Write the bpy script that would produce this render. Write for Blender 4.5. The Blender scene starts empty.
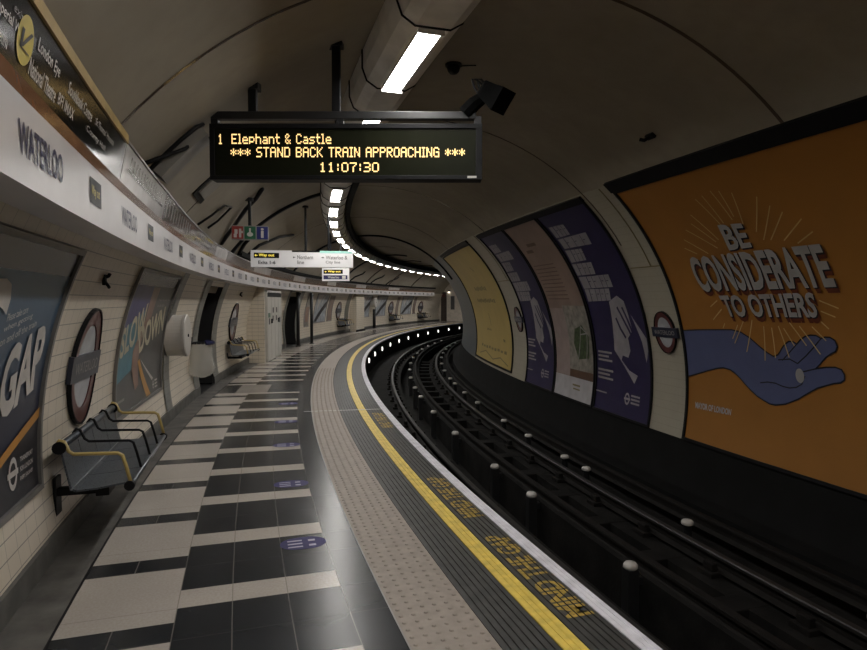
import bpy, bmesh, math, random
from mathutils import Vector, Matrix
random.seed(7)
pi = math.pi
sc = bpy.context.scene
col = sc.collection

# ------------------------------------------------------------------ the place: a platform tunnel on a constant curve
# s = metres along the platform edge, o = metres from the edge (+ = platform side, - = track side), z = height above platform
RAD = 1 / .0166; X0 = 2.0673; HD = -.373; CAMH = 1.6088
CX = X0 + RAD * math.cos(HD); CY = -RAD * math.sin(HD)
VC = (-.014, .516, 3.182)      # vault circle in the cross-section (o, z, radius)
LC = (-.045, .659, 3.067)      # tiled lining circle on the platform side
S0, S1 = -6.0, 47.8

def W(s, o, z):
    th = HD + s / RAD
    return Vector((CX - (RAD + o) * math.cos(th), CY + (RAD + o) * math.sin(th), z))

def frame(s, o, z):
    """local X = along the track, Y = towards the platform wall, Z = up"""
    th = HD + s / RAD
    X = Vector((math.sin(th), math.cos(th), 0)); Y = Vector((-math.cos(th), math.sin(th), 0))
    M = Matrix((X, Y, Vector((0, 0, 1)))).transposed().to_4x4()
    M.translation = W(s, o, z)
    return M

def RP(s, b, h=0.):            # right wall: b = arc length up the wall
    p = b / VC[2] - .1788
    return W(s, VC[0] - (VC[2] - h) * math.cos(p), VC[1] + (VC[2] - h) * math.sin(p))
def LP(s, b, h=0.):            # left tiled lining
    p = b / LC[2]
    return W(s, LC[0] + (LC[2] - h) * math.cos(p), LC[1] + (LC[2] - h) * math.sin(p))
def vault_z(o): return VC[1] + math.sqrt(VC[2] ** 2 - (o - VC[0]) ** 2)
def lining_o(z): return LC[0] + math.sqrt(LC[2] ** 2 - (z - LC[1]) ** 2)

# ------------------------------------------------------------------ materials
class NT:
    def __init__(self, m):
        self.t = m.node_tree; self.n = self.t.nodes; self.l = self.t.links
    def m(self, op, a, b=None, c=None):
        x = self.n.new('ShaderNodeMath'); x.operation = op
        for i, v in enumerate((a, b, c)):
            if v is None: continue
            if isinstance(v, (int, float)): x.inputs[i].default_value = v
            else: self.l.new(v, x.inputs[i])
        return x.outputs[0]
    def mix(self, f, a, b):
        x = self.n.new('ShaderNodeMix'); x.data_type = 'RGBA'
        for i, v in ((0, f), (6, a), (7, b)):
            if isinstance(v, (int, float)): x.inputs[i].default_value = v
            elif isinstance(v, tuple): x.inputs[i].default_value = (*v[:3], 1)
            else: self.l.new(v, x.inputs[i])
        return x.outputs[2]
    def noise(self, scale, detail=4, vec=None):
        x = self.n.new('ShaderNodeTexNoise'); x.inputs['Scale'].default_value = scale; x.inputs['Detail'].default_value = detail
        if vec is None:
            g = self.n.new('ShaderNodeNewGeometry'); vec = g.outputs['Position']
        self.l.new(vec, x.inputs['Vector'])
        return x.outputs['Fac']
    def uv(self):
        u = self.n.new('ShaderNodeUVMap'); s = self.n.new('ShaderNodeSeparateXYZ'); self.l.new(u.outputs[0], s.inputs[0])
        return s.outputs[0], s.outputs[1]
    def between(self, v, a, b):
        return self.m('MULTIPLY', self.m('GREATER_THAN', v, a), self.m('LESS_THAN', v, b))
    def fr(self, v, period, phase=0.):
        return self.m('FRACT', self.m('DIVIDE', self.m('SUBTRACT', v, phase), period))
    def remap(self, v, a, b, c, d):
        x = self.n.new('ShaderNodeMapRange'); self.l.new(v, x.inputs[0])
        for i, k in enumerate((a, b, c, d)): x.inputs[i + 1].default_value = k
        return x.outputs[0]

def base(name, rough=.6, metal=0., spec=.5):
    m = bpy.data.materials.new(name); m.use_nodes = True
    b = m.node_tree.nodes['Principled BSDF']
    b.inputs['Roughness'].default_value = rough; b.inputs['Metallic'].default_value = metal
    b.inputs['Specular IOR Level'].default_value = spec
    return m, NT(m), b
def mat(name, c, rough=.6, metal=0., var=.12, scale=6., spec=.5, bump=0.):
    m, t, b = base(name, rough, metal, spec)
    n = t.noise(scale)
    lo = tuple(x * (1 - var) for x in c); hi = tuple(min(1, x * (1 + var)) for x in c)
    t.l.new(t.mix(t.remap(n, .3, .7, 0, 1), lo, hi), b.inputs['Base Color'])
    if bump:
        bp = t.n.new('ShaderNodeBump'); bp.inputs['Strength'].default_value = bump; bp.inputs['Distance'].default_value = .01
        t.l.new(t.noise(scale * 6), bp.inputs['Height']); t.l.new(bp.outputs[0], b.inputs['Normal'])
    return m
def emit(name, c, k):
    m, t, b = base(name)
    b.inputs['Base Color'].default_value = (*c, 1); b.inputs['Emission Color'].default_value = (*c, 1); b.inputs['Emission Strength'].default_value = k
    return m
def tile_mat(name, c, rough=.25, kh=.85, kv=.75):
    m, t, b = base(name, rough)
    u, v = t.uv()
    hz = t.m('LESS_THAN', t.fr(v, .1), .062); vt = t.m('LESS_THAN', t.fr(u, .152), .028)
    dirt = t.remap(t.noise(1.3, 5), .35, .7, .0, .35)
    fine = t.remap(t.noise(9, 3), .3, .7, .0, .25)
    c0 = t.mix(dirt, c, tuple(x * .72 for x in c)); c0 = t.mix(fine, c0, tuple(x * .8 for x in c))
    c1 = t.mix(t.m('MULTIPLY', vt, kv), c0, tuple(x * .3 for x in c)); c2 = t.mix(t.m('MULTIPLY', hz, kh), c1, tuple(x * .22 for x in c))
    t.l.new(c2, b.inputs['Base Color'])
    return m
def plaster_mat(name, c):
    m, t, b = base(name, .7, 0, .3)
    n = t.remap(t.noise(.9, 6), .35, .7, 0, 1); n2 = t.remap(t.noise(7, 5), .4, .75, 0, .5)
    c0 = t.mix(n, c, tuple(x * .8 for x in c)); c0 = t.mix(n2, c0, tuple(x * .75 for x in c))
    t.l.new(c0, b.inputs['Base Color'])
    return m
def floor_mat():
    m, t, b = base('platform_tiles', .25, 0, .2)
    s, o = t.uv()
    P = .815
    f = t.fr(s, P, 4.03)
    rightz = t.m('LESS_THAN', o, 2.165)
    band = t.m('LESS_THAN', f, .25)
    ldark = t.between(f, .61, .83)
    grid = t.m('GREATER_THAN', o, 1.31)
    lightR = t.m('MULTIPLY', rightz, band)
    lightL = t.m('MULTIPLY', t.m('SUBTRACT', 1, rightz), t.m('SUBTRACT', 1, ldark))
    light = t.m('MULTIPLY', t.m('ADD', lightR, lightL), grid)
    special = t.between(s, 11.5, 12.5)
    sl = t.between(o, 1.87, 2.41)
    light = t.m('ADD', t.m('MULTIPLY', light, t.m('SUBTRACT', 1, special)), t.m('MULTIPLY', special, t.m('MULTIPLY', sl, .6)))
    vec = t.n.new('ShaderNodeCombineXYZ'); t.l.new(s, vec.inputs[0]); t.l.new(o, vec.inputs[1])
    n1 = t.remap(t.noise(2.2, 2, vec.outputs[0]), .2, .8, 0, 1); n2 = t.noise(70, 3, vec.outputs[0])
    tl = t.mix(n1, (.50, .455, .41), (.42, .38, .34)); tl = t.mix(t.remap(n2, .35, .65, 0, .35), tl, (.33, .28, .24))
    td = t.mix(n1, (.026, .028, .031), (.016, .017, .020))
    c = t.mix(light, td, tl)
    # joints
    jo = t.m('LESS_THAN', t.m('ABSOLUTE', t.m('SUBTRACT', o, 1.31)), .003)
    for k in (1.60, 1.89, 2.165):
        jo = t.m('MAXIMUM', jo, t.m('LESS_THAN', t.m('ABSOLUTE', t.m('SUBTRACT', o, k)), .0028))
    jl = t.m('MULTIPLY', t.m('LESS_THAN', t.m('ABSOLUTE', t.m('SUBTRACT', o, 2.445)), .003), ldark)
    jo = t.m('MAXIMUM', jo, jl)
    js = t.m('MAXIMUM', t.m('LESS_THAN', f, .005), t.m('LESS_THAN', t.m('ABSOLUTE', t.m('SUBTRACT', f, .62)), .0022))
    jd = t.m('MAXIMUM', t.m('MULTIPLY', jo, .55), t.m('MULTIPLY', js, .18))
    cd = t.mix(jd, c, (.22, .20, .18)); cl = t.mix(t.m('MULTIPLY', t.m('MAXIMUM', jo, js), .5), c, (.12, .10, .09))
    isl = t.m('GREATER_THAN', light, .3)
    t.l.new(t.mix(isl, cd, cl), b.inputs['Base Color'])
    return m
def poster_gradient():
    m, t, b = base('poster_blue_print', .35)
    g = t.uv()[1]
    t.l.new(t.mix(t.remap(g, .35, 1.15, 0, 1), (.022, .026, .05), (.10, .17, .25)), b.inputs['Base Color'])
    return m
def steel_perf():
    m, t, b = base('perforated_blue_grey_metal', .38, .55)
    tc = t.n.new('ShaderNodeTexCoord'); v = t.n.new('ShaderNodeTexVoronoi'); v.inputs['Scale'].default_value = 70
    t.l.new(tc.outputs['Object'], v.inputs['Vector'])
    t.l.new(t.mix(t.m('LESS_THAN', v.outputs['Distance'], .28), (.10, .112, .13), (.02, .022, .026)), b.inputs['Base Color'])
    return m
def diffuser_mat():
    return emit('lit_diffuser', (1., .975, .93), LIGHT)

LIGHT = 30.
M = {}
def defmats():
    M['vault'] = plaster_mat('vault_plaster', (.37, .33, .265))
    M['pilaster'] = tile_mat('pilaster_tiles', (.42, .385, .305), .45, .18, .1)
    M['tile'] = tile_mat('cream_wall_tiles', (.74, .66, .54), .28)
    M['greytile'] = tile_mat('grey_green_tiles', (.16, .16, .14), .3)
    M['bluegrey'] = tile_mat('blue_grey_tiles', (.095, .11, .122), .35, .4, .2)
    M['floor'] = floor_mat()
    M['gutter'] = mat('worn_concrete', (.105, .099, .09), .7, var=.35, scale=5, bump=.2)
    M['skirt'] = mat('painted_skirting', (.115, .112, .104), .45, var=.35, scale=6)
    M['black'] = mat('deep_black', (.006, .006, .006), .8, var=.3, scale=3, spec=.15)
    M['blackpaint'] = mat('black_paint', (.010, .010, .011), .5, spec=.15)
    M['dark'] = mat('dark_metal', (.022, .022, .023), .45, .3)
    M['steel'] = mat('rail_steel', (.03, .028, .027), .5, .35, var=.3, scale=12)
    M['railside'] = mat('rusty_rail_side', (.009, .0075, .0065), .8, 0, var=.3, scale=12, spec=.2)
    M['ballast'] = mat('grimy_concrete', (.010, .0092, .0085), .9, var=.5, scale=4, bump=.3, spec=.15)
    M['tactile'] = mat('tactile_concrete', (.30, .255, .22), .6, var=.12, scale=14)
    M['nosing'] = mat('ribbed_dark_rubber', (.046, .044, .042), .55, var=.3, scale=10)
    M['yellow'] = mat('yellow_line_paint', (.74, .55, .11), .5, var=.18, scale=14)
    M['ywords'] = mat('worn_yellow_paint', (.40, .27, .05), .6, var=.35, scale=30)
    M['white'] = mat('edge_white_paint', (.72, .70, .76), .55, var=.15, scale=10)
    M['band'] = mat('white_enamel', (.66, .63, .635), .3, var=.06, scale=3)
    M['brown'] = mat('brown_enamel', (.21, .095, .045), .16, var=.1, scale=4)
    M['panelbrown'] = mat('dark_brown_panel', (.10, .075, .06), .14, var=.15, scale=4)
    M['panelblack'] = mat('black_panel', (.008, .008, .008), .16, spec=.5)
    M['panelpale'] = mat('pale_panel', (.48, .45, .43), .12, var=.1)
    M['matt'] = mat('matt_black', (.003, .003, .003), .95, spec=.02)
    M['gold'] = mat('yellowed_trim', (.42, .29, .10), .45, var=.2, scale=10)
    M['navy'] = mat('navy_ink', (.018, .02, .075), .35)
    M['textwhite'] = mat('off_white_ink', (.58, .55, .52), .4)
    M['textgrey'] = mat('grey_ink', (.30, .28, .27), .4)
    M['textyellow'] = mat('yellow_ink', (.62, .50, .10), .4)
    M['trough'] = mat('grey_trough_metal', (.82, .80, .76), .5, 0, var=.15, scale=4)
    M['light'] = diffuser_mat()
    M['orange'] = mat('orange_print', (.33, .142, .026), .45, var=.06, scale=2)
    M['handblue'] = mat('blue_print', (.088, .102, .205), .45, var=.04)
    M['ink'] = mat('black_ink', (.012, .012, .018), .45)
    M['letter'] = mat('pale_lettering', (.33, .32, .31), .45)
    M['shadowred'] = mat('rust_red_ink', (.13, .032, .014), .45)
    M['ray'] = mat('pale_orange_ink', (.52, .37, .16), .45)
    M['purple'] = mat('deep_purple_print', (.022, .016, .066), .4, var=.08)
    M['pale'] = mat('pale_print', (.29, .27, .285), .4)
    M['pink'] = mat('dusty_pink_print', (.25, .175, .145), .4, var=.12, scale=3)
    M['pinkpale'] = mat('pale_pink_print', (.31, .24, .225), .4, var=.1)
    M['green'] = mat('leafy_green_print', (.05, .075, .03), .4, var=.6, scale=18)
    M['glassprint'] = mat('misty_grey_print', (.25, .23, .20), .4, var=.35, scale=10)
    M['whiteprint'] = mat('white_print', (.45, .435, .45), .4)
    M['brownprint'] = mat('brown_print', (.10, .05, .03), .4)
    M['posteryellow'] = mat('yellow_print', (.48, .355, .115), .45, var=.06, scale=2)
    M['olive'] = mat('olive_ink', (.20, .16, .07), .5)
    M['posterblue'] = poster_gradient()
    M['postergrey'] = mat('grey_print', (.085, .082, .08), .35, var=.12)
    M['posterdark'] = mat('near_black_print', (.022, .022, .027), .35)
    M['friezeshade'] = mat('frieze_shade_grey', (.055, .055, .055), .2)  # shade of the frieze on the poster tops, put into a dark grey
    M['teal'] = mat('teal_print', (.06, .20, .26), .35, var=.12)
    M['violet'] = mat('violet_print', (.055, .05, .16), .35, var=.12)
    M['tanprint'] = mat('brown_tan_print', (.27, .16, .12), .35, var=.2)
    M['orangestripe'] = mat('amber_print', (.52, .25, .05), .35, var=.15, scale=3)
    M['cream'] = mat('cream_lettering', (.55, .50, .36), .4)
    M['frame'] = mat('grey_metal_frame', (.20, .19, .18), .4, .3)
    M['red'] = mat('dull_red_enamel', (.10, .030, .028), .3, var=.3, scale=9)
    M['glasswhite'] = mat('dusty_white_enamel', (.42, .43, .45), .25, var=.12, scale=7)
    M['barnavy'] = mat('blue_black_enamel', (.022, .026, .045), .3, var=.2)
    M['bench'] = steel_perf()
    M['benchedge'] = mat('brushed_edge', (.22, .235, .25), .3, .8)
    M['armyellow'] = mat('yellow_arm_paint', (.50, .37, .13), .35)
    M['drum'] = mat('off_white_casing', (.56, .53, .49), .35, var=.05)
    M['bag'] = None
    M['locker'] = mat('off_white_doors', (.55, .53, .49), .35, var=.06)
    M['led'] = emit('amber_leds', (1., .66, .26), .95)
    M['boardglass'] = mat('dark_olive_window', (.012, .013, .007), .4, spec=.06)
    M['ceramic'] = mat('white_ceramic', (.60, .575, .54), .25, var=.08)
    M['lamp'] = emit('gap_lamp_lens', (1., .97, .9), 1.3)
    M['signwhite'] = emit('backlit_white_sign', (.80, .78, .78), .12)
    M['signyellow'] = emit('backlit_yellow', (1., .80, .12), .5)
    M['signteal'] = emit('backlit_teal', (.35, .66, .58), .12)
    M['signnavy'] = mat('sign_navy', (.02, .02, .10), .35)
    M['iconred'] = mat('icon_red', (.30, .035, .03), .35)
    M['icongreen'] = mat('icon_green', (.015, .11, .05), .35)
    M['iconblue'] = mat('icon_blue', (.02, .025, .16), .35)
    M['decal'] = mat('violet_floor_vinyl', (.036, .030, .115), .5, var=.2, spec=.12)
    M['decalpale'] = mat('pale_violet_ink', (.34, .32, .45), .4)
    M['posterfar'] = mat('slate_print', (.36, .39, .43), .35, var=.35, scale=5)
    M['endwall'] = mat('pale_painted_wall', (.60, .54, .46), .5)
    M['doorbrown'] = mat('dark_door', (.06, .045, .038), .4)
    M['endlamp'] = emit('warm_lamp', (1., .9, .75), 1.6)
    M['passage'] = mat('unlit_passage_tile', (.016, .016, .016), .5)  # near-black colour carries the unlit shade inside the passages
    M['greybox'] = mat('grey_plastic', (.25, .235, .21), .5)
    m, t, b = base('clear_plastic_bag', .25)
    b.inputs['Base Color'].default_value = (.75, .73, .68, 1); b.inputs['Alpha'].default_value = .42
    M['bag'] = m
defmats()

# ------------------------------------------------------------------ building helpers
MW = {}
def link(o): col.objects.link(o); return o
def thing(name, label, cat, Mx, group=None):
    o = link(bpy.data.objects.new(name, None)); o.empty_display_size = .2
    o.matrix_world = Mx; o.location = Mx.translation; o.rotation_euler = Mx.to_euler()
    o['label'] = label; o['category'] = cat
    if group: o['group'] = group
    MW[o.name] = Mx.copy()
    return o
def part(name, bm, m, parent, label=None, smooth=False, local=False):
    """bm in world coordinates (or in the thing's own when local)"""
    if not local: bmesh.ops.transform(bm, matrix=MW[parent.name].inverted(), verts=bm.verts)
    me = bpy.data.meshes.new(name); bm.to_mesh(me); bm.free()
    for p in me.polygons: p.use_smooth = smooth
    for x in (m if isinstance(m, (list, tuple)) else [m]): me.materials.append(x)
    o = link(bpy.data.objects.new(name, me)); o.parent = parent
    MW[o.name] = MW[parent.name]
    if label: o['label'] = label
    return o
def single(name, bm, m, label=None, cat=None, group=None, Mx=None, kind=None, smooth=False):
    if Mx is not None: bmesh.ops.transform(bm, matrix=Mx.inverted(), verts=bm.verts)
    me = bpy.data.meshes.new(name); bm.to_mesh(me); bm.free()
    for p in me.polygons: p.use_smooth = smooth
    for x in (m if isinstance(m, (list, tuple)) else [m]): me.materials.append(x)
    o = link(bpy.data.objects.new(name, me))
    if Mx is not None: o.location = Mx.translation; o.rotation_euler = Mx.to_euler()
    if label: o['label'] = label
    if cat: o['category'] = cat
    if group: o['group'] = group
    if kind: o['kind'] = kind
    MW[o.name] = Mx.copy() if Mx is not None else Matrix.Identity(4)
    return o
def structure(name, bm, m, smooth=False): return single(name, bm, m, kind='structure', smooth=smooth)
def copy_thing(root, Mx, label):
    c = root.copy(); col.objects.link(c)
    c.location = Mx.translation; c.rotation_euler = Mx.to_euler(); c['label'] = label
    for ch in [x for x in ALLCH(root)]:
        d = ch.copy(); col.objects.link(d); d.parent = c
        for g in ALLCH(ch):
            e = g.copy(); col.objects.link(e); e.parent = d
    MW[c.name] = Mx.copy()
    return c
def ALLCH(o): return list(o.children)

def sweep(profile, s0=S0, s1=S1, ds=.5, closed=True, caps=True, bm=None, uv='so', fn=None):
    bm = bm or bmesh.new(); lay = bm.loops.layers.uv.verify()
    n = max(1, int(math.ceil((s1 - s0) / ds))); S = [s0 + (s1 - s0) * i / n for i in range(n + 1)]
    fn = fn or (lambda s, a, b: W(s, a, b))
    rows = [[bm.verts.new(fn(s, *p)) for p in profile] for s in S]
    L = [0.]
    for i in range(len(profile)):
        a, b = profile[i], profile[(i + 1) % len(profile)]; L.append(L[-1] + math.hypot(a[0] - b[0], a[1] - b[1]))
    N = len(profile) if closed else len(profile) - 1
    for i in range(n):
        for j in range(N):
            k = (j + 1) % len(profile)
            f = bm.faces.new((rows[i][j], rows[i][k], rows[i + 1][k], rows[i + 1][j]))
            vals = [(S[i], j), (S[i], j + 1), (S[i + 1], j + 1), (S[i + 1], j)]
            for lp, (ss, q) in zip(f.loops, vals):
                lp[lay].uv = (ss, profile[q % len(profile)][0] if uv == 'so' else L[q])
    if closed and caps and len(profile) > 2:
        bm.faces.new(rows[0][::-1]); bm.faces.new(rows[-1])
    return bm
def arc(c, a0, a1, n=24, dr=0., sign=1):
    """profile points on circle c from angle a0 to a1 (degrees, 0 = platform side)"""
    out = []
    for i in range(n + 1):
        a = math.radians(a0 + (a1 - a0) * i / n)
        out.append((c[0] + (c[2] + dr) * math.cos(a), c[1] + (c[2] + dr) * math.sin(a)))
    return out
def box(bm, x0, x1, y0, y1, z0, z1, Mx=None, bev=0.):
    b = bmesh.new()
    bmesh.ops.create_cube(b, size=1)
    bmesh.ops.transform(b, matrix=Matrix.Translation(((x0 + x1) / 2, (y0 + y1) / 2, (z0 + z1) / 2)) @ Matrix.Diagonal((abs(x1 - x0), abs(y1 - y0), abs(z1 - z0), 1)), verts=b.verts)
    if bev: bmesh.ops.bevel(b, geom=b.edges[:], offset=bev, segments=2, affect='EDGES', profile=.5)
    if Mx is not None: bmesh.ops.transform(b, matrix=Mx, verts=b.verts)
    merge(bm, b); return bm
def merge(bm, b):
    me = bpy.data.meshes.new('tmp'); b.to_mesh(me); b.free(); bm.from_mesh(me); bpy.data.meshes.remove(me)
def tube(bm, pts, r, n=8, Mx=None, close=False):
    P = [Vector(p) for p in pts]; m = len(P); rows = []
    for i, p in enumerate(P):
        d = ((P[(i + 1) % m] - P[i - 1]) if close else (P[min(i + 1, m - 1)] - P[max(i - 1, 0)])).normalized()
        a = d.orthogonal().normalized() if i == 0 else (rows_u - d * rows_u.dot(d)).normalized()
        rows_u = a; b2 = d.cross(a)
        rr = r[i] if isinstance(r, (list, tuple)) else r
        ring = []
        for k in range(n):
            t = 2 * pi * k / n; q = p + a * (rr * math.cos(t)) + b2 * (rr * math.sin(t))
            ring.append(bm.verts.new(Mx @ q if Mx is not None else q))
        rows.append(ring)
    for i in range(m if close else m - 1):
        A, B = rows[i], rows[(i + 1) % m]
        for k in range(n): bm.faces.new((A[k], A[(k + 1) % n], B[(k + 1) % n], B[k]))
    if not close: bm.faces.new(rows[0][::-1]); bm.faces.new(rows[-1])
    return bm
def lathe(bm, prof, n=20, Mx=None):
    """prof = (radius, height) pairs about local Z"""
    rows = []
    for r, z in prof:
        ring = []
        for k in range(n):
            t = 2 * pi * k / n; q = Vector((max(r, 1e-4) * math.cos(t), max(r, 1e-4) * math.sin(t), z))
            ring.append(bm.verts.new(Mx @ q if Mx is not None else q))
        rows.append(ring)
    for A, B in zip(rows, rows[1:]):
        for k in range(n): bm.faces.new((A[k], A[(k + 1) % n], B[(k + 1) % n], B[k]))
    bm.faces.new(rows[0][::-1]); bm.faces.new(rows[-1])
    return bm
def refine(bm, mx=.16):
    bmesh.ops.triangulate(bm, faces=bm.faces[:])
    for _ in range(8):
        long = [e for e in bm.edges if e.calc_length() > mx]
        if not long: break
        bmesh.ops.subdivide_edges(bm, edges=long, cuts=1)
        bmesh.ops.triangulate(bm, faces=[f for f in bm.faces if len(f.verts) > 3])
    return bm
def flat(polys):
    bm = bmesh.new()
    for pts in polys:
        vs = [bm.verts.new((x, y, 0)) for x, y in pts]
        es = [bm.edges.new((vs[i], vs[(i + 1) % len(vs)])) for i in range(len(vs))]
        if len(vs) <= 4: bm.faces.new(vs)
        else: bmesh.ops.triangle_fill(bm, edges=es, use_beauty=True, use_dissolve=False)
    return bm
def wrap(bm, surf, h, mx=.16, uv=False):
    refine(bm, mx)
    if uv:
        lay = bm.loops.layers.uv.verify()
        for f in bm.faces:
            for lp in f.loops: lp[lay].uv = lp.vert.co.xy
    for v in bm.verts: v.co = surf(v.co.x, v.co.y, h)
    return bm
def rect(a0, a1, b0, b1): return [(a0, b0), (a1, b0), (a1, b1), (a0, b1)]
def stroke(pts, w):
    """polygons (one quad per segment) tracing a line of width w"""
    out = []
    for (x0, y0), (x1, y1) in zip(pts, pts[1:]):
        d = math.hypot(x1 - x0, y1 - y0) or 1e-6; nx, ny = -(y1 - y0) / d * w / 2, (x1 - x0) / d * w / 2
        ex, ey = (x1 - x0) / d * w * .3, (y1 - y0) / d * w * .3
        out.append([(x0 + nx - ex, y0 + ny - ey), (x1 + nx + ex, y1 + ny + ey), (x1 - nx + ex, y1 - ny + ey), (x0 - nx - ex, y0 - ny - ey)])
    return out
def ellipse(cx, cy, rx, ry, n=32, a0=0, a1=2 * pi):
    return [(cx + rx * math.cos(a0 + (a1 - a0) * i / n), cy + ry * math.sin(a0 + (a1 - a0) * i / n)) for i in range(n)]
def ringpolys(cx, cy, rx, ry, k, n=32):
    out = []
    for i in range(n):
        a, b = 2 * pi * i / n, 2 * pi * (i + 1) / n
        out.append([(cx + rx * math.cos(a), cy + ry * math.sin(a)), (cx + rx * math.cos(b), cy + ry * math.sin(b)),
                    (cx + rx * k * math.cos(b), cy + ry * k * math.sin(b)), (cx + rx * k * math.cos(a), cy + ry * k * math.sin(a))])
    return out
_tc = {}
def text2d(txt, bold=0., align='LEFT', spacing=1.):
    key = (txt, bold, align, spacing)
    if key not in _tc:
        cu = bpy.data.curves.new('lettering', 'FONT'); cu.body = txt; cu.offset = bold; cu.resolution_u = 3; cu.align_x = align; cu.space_character = spacing; cu.fill_mode = 'FRONT'
        ob = link(bpy.data.objects.new('lettering', cu))
        dg = bpy.context.evaluated_depsgraph_get(); me = bpy.data.meshes.new_from_object(ob.evaluated_get(dg))
        bpy.data.objects.remove(ob); bpy.data.curves.remove(cu)
        _tc[key] = me
    bm = bmesh.new(); bm.from_mesh(_tc[key])
    bmesh.ops.remove_doubles(bm, verts=bm.verts, dist=1e-4)
    return bm
def text_quad(txt, quad, bold=.0, align='LEFT', spacing=1.):
    """lettering stretched into quad = top-left, top-right, bottom-right, bottom-left as read"""
    bm = text2d(txt, bold, align, spacing)
    xs = [v.co.x for v in bm.verts]; ys = [v.co.y for v in bm.verts]
    x0, x1, y0, y1 = min(xs), max(xs), min(ys), max(ys)
    tl, tr, br, bl = [Vector(q).to_3d() for q in quad]
    for v in bm.verts:
        a = (v.co.x - x0) / (x1 - x0); b = (v.co.y - y0) / (y1 - y0)
        v.co = (bl * (1 - a) + br * a) * (1 - b) + (tl * (1 - a) + tr * a) * b
    return bm
def tq(a0, a1, b0, b1): return ((a0, b1), (a1, b1), (a1, b0), (a0, b0))
def add(bm, b): merge(bm, b); return bm
ORD = ['first', 'second', 'third', 'fourth', 'fifth', 'sixth', 'seventh', 'eighth', 'ninth', 'tenth', 'eleventh', 'twelfth', 'thirteenth', 'fourteenth', 'fifteenth', 'sixteenth',
       'seventeenth', 'eighteenth', 'nineteenth', 'twentieth', 'twenty-first', 'twenty-second', 'twenty-third', 'twenty-fourth', 'twenty-fifth', 'twenty-sixth']
def upright(a0, a1): return Matrix.Identity(4)

# ------------------------------------------------------------------ shell
# vault from the frieze over the crown to the top of the posters on the track side
aL = math.degrees(math.atan2(2.42 - VC[1], 2.54 - VC[0])); aR = 180 - math.degrees(.8327 + .02)
structure('ceiling', sweep(arc(VC, aL - 14, aR, 40), S0, 60, .6, closed=False, uv='len'), M['vault'], True)
SURF_R = lambda s, b, h: RP(s, b, h)
def wall_strip(s0, s1, b0, b1, h=0., ds=.5):
    return sweep([(b0 + (b1 - b0) * i / 24, h) for i in range(25)], s0, s1, ds, closed=False, fn=lambda s, b, hh: RP(s, b, hh), uv='so')
def uvfix(bm): return bm
structure('wall_right', wall_strip(S0, 18.1, 0, 3.30), M['pilaster'], True)
structure('wall_right_far', wall_strip(18.1, 60, 0, 3.30), M['bluegrey'], True)
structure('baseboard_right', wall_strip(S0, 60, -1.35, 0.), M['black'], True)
# dark moulding along the poster tops
for i, (a, b, t) in enumerate(((S0, 6.84, 3.33), (7.53, 12.37, 3.27), (13.42, 18.1, 3.27))):
    structure('trim_1' if i == 0 else 'trim_%d' % (26 + i), sweep([(3.19, .0), (3.19, .035), (t, .035), (t, .0)], a, b, .4, fn=lambda s, b, h: RP(s, b, h)), M['blackpaint'])
# tiled lining on the platform side, with its openings
OPEN = [(11.42, 12.72, 1.86), (21.5, 23.0, 1.88)]
def lining(s0, s1, z0, z1, m, name, h=0., n=14):
    b0, b1 = [LC[2] * math.asin((z - LC[1]) / LC[2]) for z in (z0, z1)]
    bm = sweep([(b0 + (b1 - b0) * i / n, h) for i in range(n + 1)], s0, s1, .5, closed=False, fn=lambda s, b, hh: LP(s, b, hh), uv='so')
    return structure(name, bm, m, True)
TOPZ = 2.12
lining(S0, 11.42, .1, TOPZ, M['tile'], 'wall_left')
lining(11.42, 12.72, 1.86, TOPZ, M['tile'], 'wall_left_over_passage')
lining(12.72, 21.5, .1, TOPZ, M['tile'], 'wall_left_middle')
lining(21.5, 23.0, 1.88, TOPZ, M['tile'], 'wall_left_over_exit')
lining(23.0, S1, .1, TOPZ, M['tile'], 'wall_left_far')
# grey tile trims: the strip beside the drum, both passages' surrounds
for i, (a, b, z1) in enumerate([(9.04, 9.40, TOPZ), (11.02, 11.44, 1.95), (12.70, 13.16, 1.95), (21.2, 21.52, 1.95), (22.98, 23.5, 1.95), (30.85, 31.5, TOPZ)]):
    b0, b1 = [LC[2] * math.asin((z - LC[1]) / LC[2]) for z in (.1, z1)]
    structure('trim_%d' % (i + 2), sweep([(b0 + (b1 - b0) * k / 14, .012) for k in range(15)], a, b, .2, closed=False, fn=lambda s, bb, hh: LP(s, bb, hh), uv='so'), M['greytile'], True)
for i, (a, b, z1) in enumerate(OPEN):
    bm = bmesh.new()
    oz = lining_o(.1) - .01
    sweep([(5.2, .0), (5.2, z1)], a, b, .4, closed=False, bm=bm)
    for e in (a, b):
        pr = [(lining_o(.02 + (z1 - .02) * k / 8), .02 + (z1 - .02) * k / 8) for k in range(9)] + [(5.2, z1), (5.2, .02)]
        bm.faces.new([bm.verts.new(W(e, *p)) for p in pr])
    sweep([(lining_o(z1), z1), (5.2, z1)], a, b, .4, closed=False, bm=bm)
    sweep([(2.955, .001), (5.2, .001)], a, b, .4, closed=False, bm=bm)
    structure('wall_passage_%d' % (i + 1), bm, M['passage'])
def piece(segs):
    bm = bmesh.new()
    for a, b in segs: sweep([(2.955, .002), (lining_o(.15) - .022, .145), (lining_o(.15) + .02, .15), (lining_o(.05) + .05, .002)], a, b, .5, bm=bm)
    return bm
structure('baseboard_left', piece([(S0, 11.42), (12.72, 21.5), (23.0, S1)]), M['skirt'])
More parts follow.
